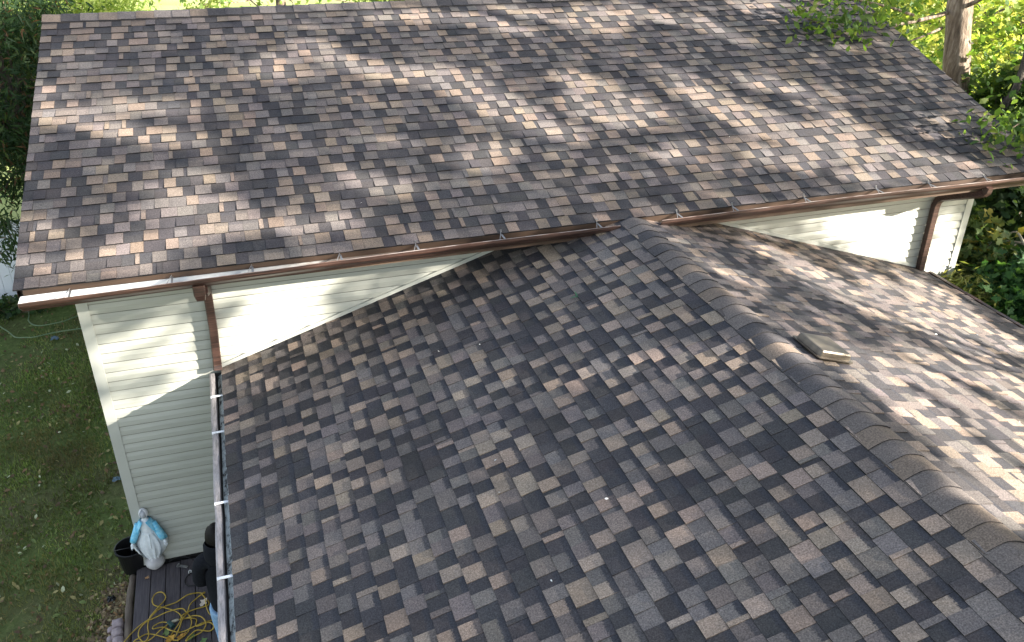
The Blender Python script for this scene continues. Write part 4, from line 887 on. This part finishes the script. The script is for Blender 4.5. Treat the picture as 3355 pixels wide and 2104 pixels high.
# edging stones in the bottom corner
for i, (x, y, lab) in enumerate(((1155, 1325, 'pinkish edging stone beside the timber, furthest of three'), (1150, 1415, 'pinkish edging stone beside the timber, middle of three'), (1158, 1500, 'greyish edging stone beside the timber, nearest of three'))):
    p = on_z(x/3, 1600+y/3, ZG+.09); st = thing('edging_stone', lab, 'edging stone', (p[0], p[1], ZG), 'edging stones along the deck')
    mb = MB(); mb.ellipsoid((p[0], p[1], ZG+.05), (.054, .052, .07), 18, 10, fn=lambda d: 1/max(abs(d[0]), abs(d[1]), abs(d[2]))**.62*(1+.03*math.sin(6*d[0]+i))); obj('block', mb, M['stone'], st, smooth=True)
    mb = MB(); mb.ellipsoid((p[0]-.07, p[1]-.02, ZG+.02), (.035, .04, .04), 12, 8, fn=lambda d: 1/max(abs(d[0]), abs(d[1]), abs(d[2]))**.5); obj('foot', mb, M['stone'], st, smooth=True)
# garden hose
hs = thing('garden_hose', 'pale green garden hose snaking over the lawn behind the left corner', 'hose', on_z(250, 1060, ZG)); mb = MB()
for q in ([(150, 1050), (200, 1080), (270, 1100), (285, 1150), (280, 1200), (320, 1240), (390, 1252), (480, 1240), (600, 1215), (700, 1180), (790, 1145), (900, 1120)], [(-60, 1200), (0, 1260), (80, 1310), (150, 1365), (240, 1368), (330, 1365), (460, 1335), (600, 1308), (720, 1290), (850, 1272)]):
    P = catmull([on_z(x/3, 650+y/3, ZG+.05) for x, y in q], 5); mb.tube(P, .010, 8)
obj('hose', mb, M['hose'], hs, smooth=True)
# blue scraps on the lawn
def scrap(name, lab, x, y, s, seed):
    p = on_z(x, y, ZG+.04); rr = random.Random(seed); mb = MB(); k = 9
    t = thing(name, lab, 'litter', (p[0], p[1], ZG)); mb.grid([[p+np.array([(i-2)*s/3+rr.uniform(-.2, .2)*s, (j-2)*s/3+rr.uniform(-.2, .2)*s, rr.uniform(0, .5)*s]) for i in range(5)] for j in range(5)], 0); obj('sheet', mb, M['black'] if 'rag' in name else M['scrap'], t)
scrap('plastic_bag', 'crumpled blue plastic scrap at the foot of the left corner board', 383, 1572, .06, 3)
scrap('plastic_sheet', 'torn teal plastic scrap on the lawn beside the hose', 180, 1110, .08, 4)
scrap('dark_rag', 'dark grey scrap on the lawn left of the leaf litter', 365, 1965, .06, 6)
# pale chips and the green leaf on the roofs
V, F, T = leaf_mesh(np.zeros((1, 3)), .034, np.random.default_rng(1), [(1, (.75, .75, .7))], 'oval', 2.0, 0)
CH = mesh_from('paint_chip', V, F, [M['chip']], None, T)
for fn, nn, pts, lab, grp in ((on_main, (0, -S1, C1), ((1000, 590), (1185, 667), (2065, 506), (2395, 275), (2389, 451), (2509, 453), (2226, 610)), 'tiny pale chip lying on the shingles of the high main roof', 'pale chips on the main roof'),
                              (on_right, (S2, 0, C2), ((2844, 933), (3149, 1078), (3200, 1100), (3065, 1099), (3338, 1387), (2549, 875)), 'tiny pale chip on the sunny slope of the wing roof beyond its ridge', 'pale chips on the sunny wing slope'),
                              (on_left, (-S2, 0, C2), ((1637, 1617), (1625, 1511), (1808, 1906), (1988, 1638), (1573, 1132), (1438, 1154)), 'tiny pale chip on the shaded near slope of the wing roof', 'pale chips on the shaded wing slope')):
    for i, (x, y) in enumerate(pts):
        o = bpy.data.objects.new('paint_chip', CH); o.location = Vector(fn(x, y)+np.array(nn)*.012); o.rotation_euler = (0, 0, i*1.1); link(o); s = (.5, .7, .55, .8)[i % 4]; o.scale = (s, s, s); tag(o, lab, 'paint chip', grp)
p = on_left(1883, 978)+np.array([-S2, 0, C2])*.015
V, F, T = leaf_mesh(np.array([p, p+[.03, .03, 0.005]]), .075, np.random.default_rng(4), [(1, (.06, .15, .09))], 'narrow', 2.0, .2)
tag(link(bpy.data.objects.new('green_leaf', mesh_from('green_leaf', V, F, [M['leaf']], None, T))), 'single green leaf lying on the shaded slope of the wing roof', 'leaf')
